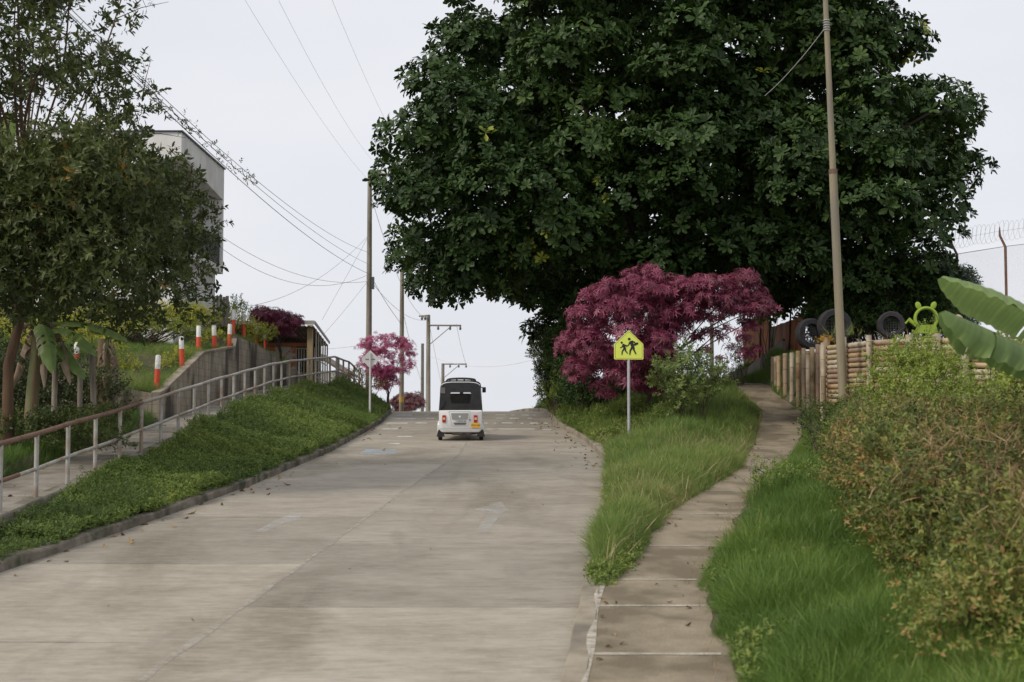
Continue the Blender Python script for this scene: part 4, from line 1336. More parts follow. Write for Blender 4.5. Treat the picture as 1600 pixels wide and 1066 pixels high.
def crown(name, blobs, tm, dens, size, mm, parent, seed, up=.45, jit=.35, low=-.65, flat=.75, tint=(.45, .2), rare=.0, clump=1.1, shell=.4, smooth=False):
    rng = np.random.default_rng(seed)
    P, N = blob_points(blobs, dens, rng, flat, low, shell)
    ax = unit(N * [1, 1, .8] + [0, 0, up] + rng.normal(0, jit, N.shape))
    tn = tint[0] + tint[1] * (.7 * rng.normal(size=len(P)) + .6 * wob(P, clump, seed))
    tn = np.clip(tn, 0, .9)
    if rare:
        cl = wob(P, 2.2, seed + 5)
        tn = np.where((cl > np.quantile(cl, 1 - rare * 4)) & (rng.random(len(P)) < .3), rng.uniform(.95, 1, len(P)), tn)
    return scatter(name, tm, P, ax, size * rng.uniform(.55, 1.25, len(P)), tn, mm, parent, rng, smooth)

def local(o, root):
    """put a mesh built in world coordinates under its thing's Empty."""
    o.matrix_parent_inverse = Matrix.Translation(root.location).inverted()
    return o

def treething(name, lab, cat, base, group=None):
    return thing(name, lab, cat, base, group=group)

# ------------------------------------------------------------------ the big broad-leaved tree
big_poly = [(730, -60), (690, 20), (650, 58), (632, 100), (650, 140), (622, 168), (630, 192), (585, 212), (572, 250), (592, 298), (574, 335), (560, 365), (592, 398), (612, 440), (642, 472), (690, 498), (740, 496), (800, 500), (828, 530), (850, 590), (890, 610), (920, 545), (1000, 505), (1100, 490), (1200, 505), (1260, 520), (1330, 512), (1420, 505), (1492, 468), (1478, 450), (1465, 418), (1436, 400), (1500, 368), (1480, 332), (1535, 288), (1522, 245), (1478, 205), (1458, 155), (1425, 128), (1395, 85), (1425, 60), (1440, 25), (1425, -20), (1380, -80), (1250, -150), (1050, -175), (850, -140)]
YB = 50.0
tb = at(1010, 620, 49.5); tz = h(tb.x, 49.5)
big = treething('broadleaf_tree', 'huge dark broad leaved tree arching over the road and path', 'tree', (tb.x, 49.5, tz))
bl = crown_blobs(big_poly, YB, 6.6, 380, .85, 1.7, 3, edge=.72, D=230)
# a fringe of small blobs along the outline
fr = crown_blobs(big_poly, YB, 4.5, 300, .45, .85, 4, edge=.8, D=230)
allb = np.concatenate([bl, fr])
local(crown('crown', allb, T_ros, 50, .30, LM_big, big, 5, up=.55, jit=.28, low=-.45, flat=.62, tint=(.42, .17), rare=.004, clump=.9, shell=.30), big)
rng = np.random.default_rng(8)
tg = [Vector(b[:3]) for b in bl[rng.choice(len(bl), 26, replace=False)]]
mb = limbs(MB(), (tb.x, 49.5, tz - .3), (tb.x + .8, 49.8, tz + 4.2), .48, tg, rng, .04)
local(mb.build('trunk', M_bark, big, True), big)

# ------------------------------------------------------------------ the left tree
lp = at(14, 690, 26.0); lz = h(lp.x, 26.0)
ltree = treething('narrow_leaf_tree', 'tall loose tree with narrow drooping leaves at the left of the walkway', 'tree', (lp.x, 26.0, lz))
low_poly = [(-120, 210), (60, 200), (110, 190), (190, 185), (262, 195), (288, 240), (310, 295), (326, 345), (338, 390), (348, 430), (345, 480), (300, 512), (270, 530), (225, 515), (195, 545), (130, 528), (60, 522), (0, 525), (-120, 510)]
up_poly = [(-120, -120), (225, -120), (212, 10), (196, 40), (232, 75), (246, 105), (236, 145), (252, 190), (160, 222), (60, 215), (-120, 210)]
lb1 = crown_blobs(low_poly, 26.5, 2.7, 135, .42, .85, 21, edge=.8, D=130)
lb2 = crown_blobs(up_poly, 26.5, 2.2, 96, .28, .55, 22, edge=.8, D=110)
local(crown('crown', np.concatenate([lb1, lb2]), T_spr, 120, .145, LM_left, ltree, 23, up=-.05, jit=.5, low=-.9, flat=.8, tint=(.45, .2), rare=.003, clump=1.6, shell=.6), ltree)
rng = np.random.default_rng(24)
sel = np.concatenate([lb1[rng.choice(len(lb1), 20, replace=False)], lb2[rng.choice(len(lb2), 22, replace=False)]])
mb = limbs(MB(), (lp.x, 26, lz - .3), (lp.x + .12, 26.2, lz + 5.4), .12, [Vector(b[:3]) for b in sel], rng, .010, wiggle=.3)
for k in range(90):      # fine bare twigs showing in the gaps
    b = lb2[rng.integers(len(lb2))]; a = Vector(b[:3]); d = Vector(rng.normal(0, .5, 3))
    mb.tube([a, a + d * .5 + Vector((0, 0, .06)), a + d], [.011, .008, .004], 5)
local(mb.build('trunk', M_bark2, ltree, True), ltree)

# ------------------------------------------------------------------ purple maples
def maple(lab, poly, Y, ry, base, n, r0, r1, dens, size, m, seed, edge=.8, D=70, trunk=.10, tgts=12, low=-.5, drop=None):
    bz_ = h(base[0], base[1])
    o = treething('purple_maple', lab, 'tree', (base[0], base[1], bz_), 'purple leaved maples along the road')
    bb = crown_blobs(poly, Y, ry, n, r0, r1, seed, edge, D)
    if drop is not None:
        bb = np.concatenate([bb, drop])
    local(crown('crown', bb, T_star, dens * 4.5, size, m, o, seed + 1, up=.7, jit=.45, low=low, flat=.58, tint=(.5, .27), clump=1.6, shell=.5), o)
    rg = np.random.default_rng(seed + 2)
    tg = [Vector(b[:3]) for b in bb[rg.choice(len(bb), min(tgts, len(bb)), replace=False)]]
    top = Vector((base[0], base[1], bz_)).lerp(Vector(bb[:, :3].mean(0)), .55)
    local(limbs(MB(), (base[0], base[1], bz_ - .2), top, trunk, tg, rg, .012, 6).build('trunk', M_twig, o, True), o)
    return o
mp1 = [(866, 560), (872, 505), (900, 462), (935, 430), (985, 412), (1000, 402), (1030, 410), (1060, 425), (1110, 420), (1160, 410), (1198, 432), (1206, 470), (1196, 512), (1150, 516), (1110, 508), (1080, 520), (1068, 560), (1050, 610), (1010, 632), (950, 635), (905, 618), (878, 595)]
dr = []
rg = np.random.default_rng(77)
for k in range(30):       # sparse drooping skirt on the right and below
    q = at(rg.uniform(1080, 1185), rg.uniform(495, 565), 39.2 + rg.uniform(-1, 1)); dr.append([q.x, q.y, q.z, .22])
mbase = at(1012, 640, 38.4)
maple('largest purple maple behind the school crossing sign', mp1, 39.4, 1.9, (mbase.x, 39.6), 170, .28, .56, 50, .205, LM_maple, 31, D=85, tgts=22, trunk=.075, drop=np.array(dr))
mp2 = [(553, 560), (560, 535), (585, 518), (615, 520), (640, 528), (655, 550), (650, 572), (636, 586), (624, 608), (598, 614), (582, 596), (566, 580)]
mb2 = at(606, 628, 57.0)
maple('pink red maple crown around the yellow banded pole', mp2, 57.0, 1.2, (mb2.x, 57.3), 84, .20, .40, 36, .18, LM_maple2, 41, edge=.45, D=40, trunk=.07)
mp3 = [(390, 487), (405, 474), (440, 480), (470, 496), (478, 510), (466, 530), (440, 530), (415, 515), (398, 503)]
mb3 = at(436, 545, 51.0)
maple('dark red maple crown on the terrace before the brick shop', mp3, 51.5, 1.0, (mb3.x, 51.8), 40, .26, .48, 70, .18, LM_maple, 51, edge=.45, D=35, trunk=.06)
mp4 = [(606, 638), (612, 620), (628, 610), (648, 606), (664, 618), (668, 640), (640, 650), (612, 650)]
mb4 = at(640, 640, 70.0)
maple('low faded red maple at the foot of the poles beyond the crest', mp4, 70.0, 1.0, (mb4.x, 70.0), 44, .3, .5, 55, .19, leafmat('maple_leaf_faded', [(0, (.11, .035, .05)), (.5, (.23, .10, .11)), (1, (.42, .27, .26))], .5, .3), 61, D=25, trunk=.05)

# ------------------------------------------------------------------ shrubs
def bush(lab, spots, tm, dens, size, m, seed, cat='shrub', name='shrub', group=None, up=.4, tint=(.45, .22), jit=.45, low=-.3, flat=.9, shell=.5, rare=0, clump=2.0, stems=True, base=None):
    """spots: (px, py, Y, r) blob centres."""
    bb = np.array([[*at(px, py, Y), r] for px, py, Y, r in spots])
    c = base or (bb[:, 0].mean(), bb[:, 1].mean())
    g = h(c[0], c[1])
    o = thing(name, lab, cat, (c[0], c[1], g), group=group)
    local(crown('foliage', bb, tm, dens * 4.2, size, m, o, seed, up, jit, low, flat, tint, rare, clump, shell), o)
    if stems:
        rg = np.random.default_rng(seed + 3)
        mb = MB()
        for x, y, z, r in bb:
            for k in range(3):
                a = Vector((c[0] * .5 + x * .5 + rg.normal(0, .1), c[1] * .5 + y * .5 + rg.normal(0, .1), 0)); a.z = h(a.x, a.y) - .05
                e = Vector((x, y, z)) + Vector(rg.normal(0, r * .5, 3))
                mb.tube([a, a.lerp(e, .5) + Vector(rg.normal(0, .05, 3)), e], [.014, .010, .005], 5)
        local(mb.build('stems', M_twig, o, True), o)
    return o
bush('feathery light green shrub at the grass edge right of the school sign', [(1050, 580, 36.8, .38), (1075, 570, 37, .42), (1100, 590, 37, .42), (1120, 600, 37.2, .34), (1040, 600, 36.8, .34), (1065, 612, 36.7, .4), (1095, 622, 36.8, .35), (1058, 640, 36.6, .25)], T_fern, 80, .15, LM_fern, 71, flat=.8, low=-.2)
rg = np.random.default_rng(80)
sp = [(rg.uniform(835, 905), rg.uniform(520, 620), rg.uniform(48, 51), rg.uniform(.3, .55)) for k in range(60)]
sp = [s for s in sp if s[0] > 850 + (s[1] - 560) * (-.1 if s[1] < 560 else .05)]
bush('small leaved dark bush hanging over the right kerb beneath the big tree', sp, T_sprs, 170, .11, LM_big, 81, tint=(.66, .2))
bush('fresh green bush at the right end of the crest', [(862, 612, 47, .40), (872, 595, 47.5, .35), (880, 618, 46.5, .45), (866, 628, 47, .35), (895, 632, 46, .4)], T_sprs, 110, .09, LM_fresh, 83)

rg = np.random.default_rng(85)
bush('dark bush added for the shaded hollow below the largest purple maple', [(rg.uniform(885, 1030), rg.uniform(575, 632), rg.uniform(42, 45), rg.uniform(.3, .5)) for k in range(46)], T_sprs, 120, .11, LM_big, 86, tint=(.45, .2))  # leaf mass added to darken the bank, standing in for shade on the grass
# long hedge bank on the right: nearest mass, then the growth behind it
def massmaker(lab, cells, seed, m, tm, dens, size, name='hedge_bush', **k):
    return bush(lab, cells, tm, dens, size, m, seed, cat='bush', name=name, **k)
def hedge_cells(x0f, ztop, ys, seed, depth, n, r=(.3, .55)):
    rg = np.random.default_rng(seed); out = []
    for i in range(n):
        Y = rg.uniform(*ys); x = min(float(x0f(Y)) + depth * rg.random() ** .8, float(BW(Y)) - .7)
        g = h(x, Y); zt_ = float(ztop(Y, x))
        rr = rg.uniform(*r); z = g + .1 + (max(zt_ - rr * .8, g + .2) - g - .1) * rg.random() ** .55
        out.append([x, Y, z, rr])
    return np.array(out)
def hedge(lab, bb, seed, m, dens, size, dry=0, tint=(.45, .22), tm=None, name='hedge_bush', stems=60, rare=.02):
    c = (bb[:, 0].mean(), bb[:, 1].mean()); g = h(*c)
    o = thing(name, lab, 'bush', (c[0], c[1], g))
    local(crown('foliage', bb, tm or T_sprs, dens * 4.5, size, m, o, seed, .4, .55, -.5, .9, tint, rare, 1.5, .55), o)
    rg = np.random.default_rng(seed + 9)
    if stems:
        mb = MB()
        for k in range(stems):
            x, y, z, r = bb[rg.integers(len(bb))]
            a = Vector((x + rg.normal(0, .2), y + rg.normal(0, .2), 0)); a.z = h(a.x, a.y) - .05
            e = Vector((x, y, z + r * .5)) + Vector(rg.normal(0, r * .6, 3))
            mb.tube([a, a.lerp(e, .5) + Vector(rg.normal(0, .06, 3)), e], [.012, .008, .003], 5)
        local(mb.build('stems', M_twig, o, True), o)
    if dry:
        top = bb[np.argsort(-bb[:, 2])[:int(len(bb) * .8)]]
        ii = rg.integers(0, len(top), dry)
        d = unit(rg.normal(size=(dry, 3)) + [0, -.5, .8]); P = top[ii, :3] + d * top[ii, 3:4] * rg.uniform(.7, 1.12, (dry, 1))
        keep = wob(P, 1.3, seed) > -.35
        P = P[keep]; n = len(P)
        s = scatter('dry_stems', [blade(.5, 1, .022), blade(.9, 2, .02), blade(.2, 3, .026)], P, unit(rg.normal(0, .8, (n, 3)) + [0, 0, .4]), rg.uniform(.06, .24, n), np.clip(.5 + .25 * rg.normal(size=n), 0, 1), LM_brown, o, rg)
        local(s, o)
    return o
xf = ip(9, 3.2, 12.3, 3.5, 16.5, 4.0, 23, 5.1, 33, 7.0)
hedge('big overgrown hedge bush with dry brown stems in the near right corner', hedge_cells(xf, lambda Y, x: np.interp(Y, [9, 12, 15, 18, 22], [1.9, 2.6, 3.1, 3.25, 3.2]) + .10 * (x - 5), (10.5, 21), 91, 3.2, 300), 92, LM_hedge, 150, .08, dry=34000, tint=(.66, .26), rare=.08)
hedge('bright green sprouting shrub at the bottom right corner before the hedge', hedge_cells(ip(8, 3.15, 11.5, 3.6, 14, 3.95), lambda Y, x: np.interp(Y, [8, 11, 13.5], [1.25, 1.7, 1.85]), (9.8, 13.2), 93, 1.1, 62, (.18, .34)), 94, LM_fresh, 110, .07, dry=250, tint=(.4, .2))
hedge('straggling bush with brown tops between the hedge and the bamboo wall', hedge_cells(ip(20, 5.1, 25, 5.8, 33, 7.3), lambda Y, x: np.interp(Y, [20, 24, 28, 34], [2.8, 3.05, 3.3, 3.75]) + .06 * (x - 7), (21, 33), 95, 3.0, 170, (.3, .5)), 96, LM_mixed, 110, .085, dry=9000, tint=(.55, .25))
bush('yellow green bush in front of the bamboo log wall', [(1405, 565, 26, .3), (1430, 572, 26, .36), (1455, 582, 25.5, .4), (1480, 600, 25, .42), (1415, 585, 25.5, .45), (1385, 575, 26.5, .4), (1445, 610, 25, .45), (1500, 625, 24.5, .4), (1370, 610, 26, .4), (1410, 625, 25, .45), (1460, 640, 24.5, .45), (1445, 545, 26, .26), (1470, 560, 25.6, .3), (1412, 548, 26, .22), (1490, 575, 25.2, .3)], T_sprs, 150, .10, LM_fresh, 97, tint=(.62, .22))
bush('pale green shrub under the banana leaves at the right edge', [(1560, 560, 19, .2), (1575, 585, 19, .26), (1595, 575, 19, .26), (1560, 610, 18.7, .28), (1590, 620, 18.5, .32), (1545, 630, 18.6, .26), (1615, 600, 18.6, .35), (1570, 645, 18.3, .32), (1605, 650, 18, .35), (1568, 540, 19, .12), (1590, 545, 19.2, .14), (1556, 522, 19, .08)], T_sprs, 190, .09, LM_fresh, 99, tint=(.72, .2))
bush('dark green clump at the path edge before the hedge', [(1270, 665, 30.5, .28), (1262, 640, 31.5, .25), (1285, 690, 28.5, .32), (1280, 650, 30, .3), (1300, 700, 27, .3)], T_sprs, 140, .085, LM_hedge, 101, tint=(.3, .15))

# golden hedge plants and greenery on the terrace
GOLD = 'golden hedge shrubs on the terrace'
for i, (lab, sp) in enumerate([
        ('golden shrub beside the second bollard on the terrace', [(262, 572, 37.6, .22), (270, 560, 38, .22), (255, 580, 37.3, .2), (281, 552, 38.5, .2)]),
        ('golden shrub behind the lowest bollard', [(196, 570, 37, .3), (205, 578, 36.6, .24), (186, 578, 36.6, .24)]),
        ('golden shrub between the flat coping bollards', [(322, 528, 43, .24), (335, 525, 43.5, .24), (345, 530, 43, .2), (312, 536, 42.3, .2)]),
        ('broad golden hedge below the white house', [(350, 505, 47, .45), (372, 508, 47.5, .45), (335, 512, 46.5, .4), (392, 515, 48, .4), (318, 508, 47, .4), (362, 495, 48, .4)]),
        ('yellow green shrub overhanging the far block wall', [(400, 520, 49.5, .35), (412, 530, 49.5, .35), (394, 530, 49, .3), (420, 520, 50, .3)]),
        ('golden shrub glowing between tree trunk and fence posts', [(60, 520, 36.5, .4), (85, 512, 37, .4), (50, 540, 36, .35), (100, 530, 37, .35), (75, 535, 36.3, .35)]),
        ('long golden hedge in front of the white house under the tree', [(x, 497 + 6 * math.sin(x), 41.2, .42) for x in range(-20, 325, 11)] + [(x, 514 + 5 * math.sin(x * 2), 40.5, .36) for x in range(-20, 300, 12)]),
        ('low yellow green bank plants at the left edge under the tree', [(x, 530 + 8 * math.sin(x * 3), 38, .4) for x in range(-20, 60, 16)]),
        ('golden shrub left of the dry stump', [(140, 530, 37, .35), (165, 525, 37.5, .35), (175, 545, 36.6, .3)])]):
    bush(lab, sp, T_sprs, 160, .085, LM_gold, 110 + i, name='golden_shrub', group=GOLD)
bush('round green bush against the sky above the golden hedge', [(367, 478, 51, .35), (358, 486, 51, .3), (378, 486, 51, .3)], T_sprs, 130, .1, LM_fresh, 120, tint=(.3, .15))
bush('reddish green shrub under the pink red maple', [(556, 585, 53, .3), (566, 598, 53, .3), (582, 602, 53.5, .28), (595, 606, 54, .25)], T_sprs, 110, .1, leafmat('rusty_leaf', [(0, (.10, .10, .03)), (.5, (.20, .18, .04)), (1, (.36, .12, .05))], .5, .3), 121, tint=(.5, .3))
bush('small leafy plant by the brick wall of the shop', [(440, 566, 52.6, .22), (447, 572, 52.4, .22), (434, 572, 52.4, .2)], T_sprs, 140, .08, LM_fresh, 122)
rg = np.random.default_rng(130)
sp = [(rg.uniform(-20, 195), rg.uniform(652, 700), rg.uniform(25.5, 29), rg.uniform(.18, .34)) for k in range(60)]
sp = [s for s in sp if s[1] > 655 + (s[0] < 60) * 10]
bush('dark weedy growth at the foot of the fence posts', sp, T_sprs, 110, .10, LM_hedge, 131, tint=(.38, .2), stems=False)
sp = [(rg.uniform(-20, 190), rg.uniform(560, 655), rg.uniform(30.5, 33.5), rg.uniform(.3, .55)) for k in range(55)]
sp = [s for s in sp if s[1] > 600 or s[0] < 120]
bush('shadowy undergrowth behind the fence posts', sp, T_sprs, 80, .12, LM_left, 133, tint=(.35, .15))
sp = [(1195, 492, 50, .35), (1205, 500, 50, .35), (1190, 506, 50, .3), (1212, 492, 50.2, .3), (1270, 500, 50.5, .35), (1285, 492, 50.5, .4), (1262, 508, 50.3, .3)]
bush('sunny green sapling crowns above the rusty fence', sp, T_sprs, 110, .11, LM_fresh, 135, tint=(.4, .2), base=(at(1200, 500, 50.6).x, 50.6))
bush('olive weeds left of the rusty fence under the maple', [(1150, 560, 47, .35), (1160, 545, 47.5, .35), (1145, 575, 46.5, .3), (1165, 565, 47, .3)], T_sprs, 90, .1, LM_hedge, 137, tint=(.6, .2))

rg = np.random.default_rng(160)
bush('dark thicket filling the end of the playground beside the rusty fence', [(rg.uniform(1268, 1330), rg.uniform(505, 545), rg.uniform(48, 50), rg.uniform(.3, .45)) for k in range(24)], T_sprs, 130, .13, LM_big, 163, tint=(.4, .15))
bush('dark undergrowth behind the playground tyres below the big tree', [(rg.uniform(1285, 1500), rg.uniform(435, 520), rg.uniform(46.5, 48.5), rg.uniform(.4, .65)) for k in range(110)], T_sprs, 130, .14, LM_big, 161, tint=(.4, .15))
# creeper on the upper cable
cv = thing('creeper', 'straggly creeper clinging to the upper overhead cable', 'climbing plant', vinepts[0])
rg = np.random.default_rng(140)
mb = MB(); VP, k0 = [], 0
sel = [p for p in vinepts if 215 < 800 + FPX * p.x / (p.y * CP + (p.z - CAM_Z) * SP) < 400]
fine = []
for a, b in zip(sel[:-1], sel[1:]):
    for t in range(8):
        fine.append(a.lerp(b, t / 8))
pts = [p + Vector((rg.normal(0, .02), 0, -.03 - abs(.10 * math.sin(i * .55)) )) for i, p in enumerate(fine)]
mb.tube(pts, .007, 5)
local(mb.build('stems', M_twig, cv, True), cv)
P = []
for i, p in enumerate(pts):
    if math.sin(i * .9) > .55 or math.sin(i * .37 + 1) > .75:
        P += [list(p + Vector(rg.normal(0, .07, 3))) for k in range(3)]
P = np.array(P)
local(scatter('foliage', T_sprs, P, unit(rg.normal(size=P.shape)), rg.uniform(.05, .09, len(P)), rg.uniform(.3, .9, len(P)), LM_left, cv, rg), cv)

# ------------------------------------------------------------------ banana plants
def banana_leaf(name, base, ctrl, tip, width, m, parent, seed, fold=.5, tears=5, tint=.45, n=80, droop=.25, roll=0.0):
    """blade along a bent midrib: two halves with rib corrugation, tears and drooping edges."""
    rg = np.random.default_rng(seed)
    base, ctrl, tip = Vector(base), Vector(ctrl), Vector(tip)
    V, T, C = [], [], []
    tearat = set(rg.choice(np.arange(5, n - 3), tears, replace=False).tolist()) if tears else set()
    rows = []
    for side in (-1, 1):
        prev = None; extra = 0.0
        for i in range(n + 1):
            u = i / n
            c = base * (1 - u) ** 2 + ctrl * 2 * u * (1 - u) + tip * u * u
            d = ((ctrl - base) * (1 - u) + (tip - ctrl) * u).normalized()
            s = d.cross(Vector((0, 0, 1))).normalized()
            upv = s.cross(d)
            s2 = s * math.cos(roll) + upv * math.sin(roll); up2 = upv * math.cos(roll) - s * math.sin(roll)
            wv = width * min(1, .12 + u * 2.6) ** .7 * min(1, (1.005 - u) * 5) ** .55
            row = []
            for j in range(5):
                f = j / 4
                fl = fold + extra * f + .05 * math.sin(i * .9 + side)
                p = c + s2 * side * wv * f * math.cos(fl * f * .9) - up2 * wv * (math.sin(fl) * f * f + .0 * f) + up2 * (.012 * math.sin(i * 1.6) * f + .02 * (1 - f)) + d * (.05 * f * f)
                row.append(p)
            k = len(V)
            V += [tuple(p) for p in row]; st_ = .10 * math.sin(i * 2.9) + rg.normal(0, .05) + .05 * side
            C += [tint + st_, tint + st_, tint + st_, tint + st_ * .8, (.98 if rg.random() < .22 else tint + .1)]
            if prev is not None and not (i in tearat):
                for j in range(4):
                    T += [(prev + j, prev + j + 1, k + j + 1), (prev + j, k + j + 1, k + j)]
            if i in tearat:
                extra = rg.uniform(-.1, .55) * droop * 3
                # shared midrib keeps the torn strips attached
                T += [(prev, prev + 1, k), (prev + 1, k + 1, k)]
            prev = k
    o = mesh_np(name, np.array(V), np.array(T), np.array(C), m, parent, True)
    mid = MB().tube([base * (1 - u) ** 2 + ctrl * 2 * u * (1 - u) + tip * u * u + Vector((0, 0, .005)) for u in np.linspace(0, .97, 16)], list(np.linspace(.022, .006, 16)), 6).build('midrib', M_rib, o, True)
    return o
M_rib = mat('banana_rib', (.22, .28, .09), (.26, .27, .11), 4, .5)
M_stem = mat('banana_stem', (.20, .13, .075), (.12, .085, .05), 3, .8, .3, stretch=(3, 3, .3), c3=(.16, .17, .07), scale3=1.4)
bx0 = at(1760, 700, 15.5); gb = h(bx0.x, 15.5)
ban = thing('banana_plant', 'banana plant reaching big green leaves in from the right edge', 'banana plant', (bx0.x, 15.5, gb))
stem_top = at(1750, 600, 15.5)
local(MB().tube([(bx0.x, 15.5, gb - .2), (bx0.x - .03, 15.5, gb + 1.4), tuple(stem_top)], [.13, .11, .07], 12).build('stem', M_stem, ban, True), ban)
l1 = banana_leaf('leaf', stem_top, at(1630, 478, 15.2), at(1474, 434, 14.8), .30, LM_ban, ban, 1, fold=.75, tears=2, tint=.62, droop=.15, roll=-.35); local(l1, ban)
l2 = banana_leaf('leaf', stem_top - Vector((0, 0, .1)), at(1625, 552, 14.6), at(1476, 488, 14.2), .33, LM_ban, ban, 2, fold=1.0, tears=4, tint=.35, droop=.3, roll=.15); local(l2, ban)
l3 = banana_leaf('leaf', stem_top, stem_top + Vector((.7, .3, 1.2)), stem_top + Vector((1.6, .5, .6)), .34, LM_ban, ban, 3, tears=5, tint=.5); local(l3, ban)
l4 = banana_leaf('leaf', stem_top, stem_top + Vector((.3, .6, 1.3)), stem_top + Vector((.9, 1.7, .7)), .34, LM_ban, ban, 4, tears=5, tint=.5); local(l4, ban)

bl0 = at(45, 690, 27.5); gl = h(bl0.x, 27.5)
ban2 = thing('banana_plant', 'banana plant with hanging dry leaves behind the left tree trunk', 'banana plant', (bl0.x, 27.5, gl))
st2 = Vector((bl0.x + .1, 27.6, gl + 2.3))
local(MB().tube([(bl0.x, 27.5, gl - .2), (bl0.x + .05, 27.55, gl + 1.2), tuple(st2)], [.15, .12, .08], 12).build('stem', M_stem, ban2, True), ban2)
for k, (c, t, dry) in enumerate([((.45, -.1, .35), (.75, -.3, -1.1), 1), ((-.35, -.2, .4), (-.5, -.4, -1.0), 1), ((.2, -.35, .3), (.35, -.6, -1.2), 1), ((.1, .3, .4), (.2, .5, -1.0), 1), ((-.2, .3, .3), (-.6, .3, -1.2), 1),
                                 ((.7, -.3, .2), (1.25, -.4, -.55), 0), ((.9, .2, .25), (1.7, .1, -.25), 0), ((.3, -.5, .3), (.6, -.9, -.9), 0), ((-.3, .1, 1.2), (-.9, .1, 1.8), 0), ((.4, .1, -.1), (1.0, -.2, -1.0), 0)]):
    o = banana_leaf('dry_leaf' if dry else 'leaf', st2 - Vector((0, 0, .1 * (k % 3))), st2 + Vector(c), st2 + Vector(t), .15 if dry else .21, LM_bandry if dry else LM_ban, ban2, 10 + k, fold=1.1 if dry else .5, tears=9 if dry else 3, n=30, droop=.5 if dry else .2)
    local(o, ban2)
sb0 = at(163, 650, 31.5); gs = h(sb0.x, 31.5)
stump = thing('banana_stump', 'dry brown banana stump draped in dead leaves between the fence posts', 'banana plant', (sb0.x, 31.5, gs))
zz = at(160, 530, 31.5).z
local(MB().tube([(sb0.x, 31.5, gs - .2), (sb0.x, 31.5, (gs + zz) / 2), (sb0.x - .05, 31.5, zz)], [.19, .16, .12], 12).build('stem', M_stem, stump, True), stump)
for k in range(9):
    a = k * 2.4; s = Vector((sb0.x, 31.5, zz - .02 - .04 * k))
    o = banana_leaf('dry_leaf', s, s + Vector((.26 * math.cos(a), .26 * math.sin(a), .10)), s + Vector((.30 * math.cos(a + .2), .30 * math.sin(a + .2), -rnd.uniform(.7, 1.25))), .07, LM_bandry, stump, 40 + k, fold=1.0, tears=6, n=22, tint=.35)
    local(o, stump)
ub = at(-20, 560, 31); 
ban3 = thing('banana_plant', 'tall banana plant whose bright leaf stands above the left tree foliage', 'banana plant', (ub.x, 31, h(ub.x, 31)))
t3 = Vector((ub.x, 31, at(0, 300, 31).z))
local(MB().tube([(ub.x, 31, h(ub.x, 31) - .2), tuple(t3)], [.17, .09], 12).build('stem', M_stem, ban3, True), ban3)
for k, (c, t) in enumerate([((.2, 0, 1.0), (.42, 0, 1.75)), ((.9, .1, .7), (1.8, .1, .2)), ((.8, -.4, .3), (1.9, -.6, -.7)), ((-.6, 0, .8), (-1.4, .1, .6)), ((1.2, .2, .1), (2.3, .3, -1.0))]):
    local(banana_leaf('leaf', t3, t3 + Vector(c), t3 + Vector(t), .27, LM_ban, ban3, 60 + k, tears=3, tint=.85, roll=1.2 if k == 0 else 0), ban3)

# ------------------------------------------------------------------ bamboo walls on the right
def bamboo_mat(name, a, b, c):
    return mat(name, a, b, 2.6, .65, .12, stretch=(1, 1, 1), c3=c, scale3=1.3)
M_bam = bamboo_mat('bamboo', (.48, .36, .21), (.37, .26, .14), (.23, .125, .055))
M_bamg = bamboo_mat('grey_bamboo', (.52, .45, .34), (.38, .31, .22), (.25, .19, .12))
M_bamr = bamboo_mat('rosy_bamboo', (.36, .245, .175), (.27, .175, .12), (.40, .30, .21))
def culm(mb, p, q, r, step=.38, off=.1):
    p, q = Vector(p), Vector(q); L = (q - p).length; d = (q - p) / L
    path, rad = [p], [r]
    s = off
    while s < L - .02:
        for ds, k in ((-.012, 1), (-.006, 1.10), (.0, .93), (.006, 1.10), (.012, 1)):
            if 0 < s + ds < L:
                path.append(p + d * (s + ds)); rad.append(r * k)
        s += step
    path.append(q); rad.append(r * .97)
    mb.tube(path, rad, 12)
    return mb
pal = thing('bamboo_palisade', 'row of upright bamboo culms lining the path below the rusty fence', 'fence', (8.55, 41, 3.5))
for k in range(12):
    Y = 37.75 + (46.8 - 37.75) * (k / 11) ** 1.08
    x = float(BW(Y)) - .16
    o = culm(MB(), (x, Y, h(x - .14, Y) - .3), (x + rnd.uniform(-.02, .02), Y, float(ZT(Y)) + .10 + rnd.uniform(-.07, .07) + (.14 if k == 0 else 0)), .07 + rnd.uniform(-.008, .008) + (.025 if k == 0 else 0), .42, rnd.uniform(.1, .4)).build('bamboo_culm', [M_bam, M_bamg, M_bamr][k % 3], pal, True)
    local(o, pal)
logw = thing('bamboo_log_wall', 'stacked bamboo log wall with upright posts holding up the playground', 'wall', (9.3, 31, 3.6))
wallpts = [(8.42, 37.4), (8.50, 35.4), (8.62, 33.4), (8.98, 31.3), (9.62, 29.5), (10.5, 28.3), (12.2, 27.3)]
for i in range(len(wallpts) - 1):
    (xa, ya), (xb, yb) = wallpts[i], wallpts[i + 1]
    for k in range(12):
        za, zb2 = float(ZT(ya)) - .07 - k * .126, float(ZT(yb)) - .07 - k * .126
        o = culm(MB(), (xa - .10, ya, za + rnd.uniform(-.012, .012)), (xb - .10, yb, zb2 + rnd.uniform(-.012, .012)), .061 + rnd.uniform(-.008, .005), .5, rnd.uniform(.1, .5)).build('bamboo_log', [M_bam, M_bamg, M_bamr][rnd.randrange(3)], logw, True)
        local(o, logw)
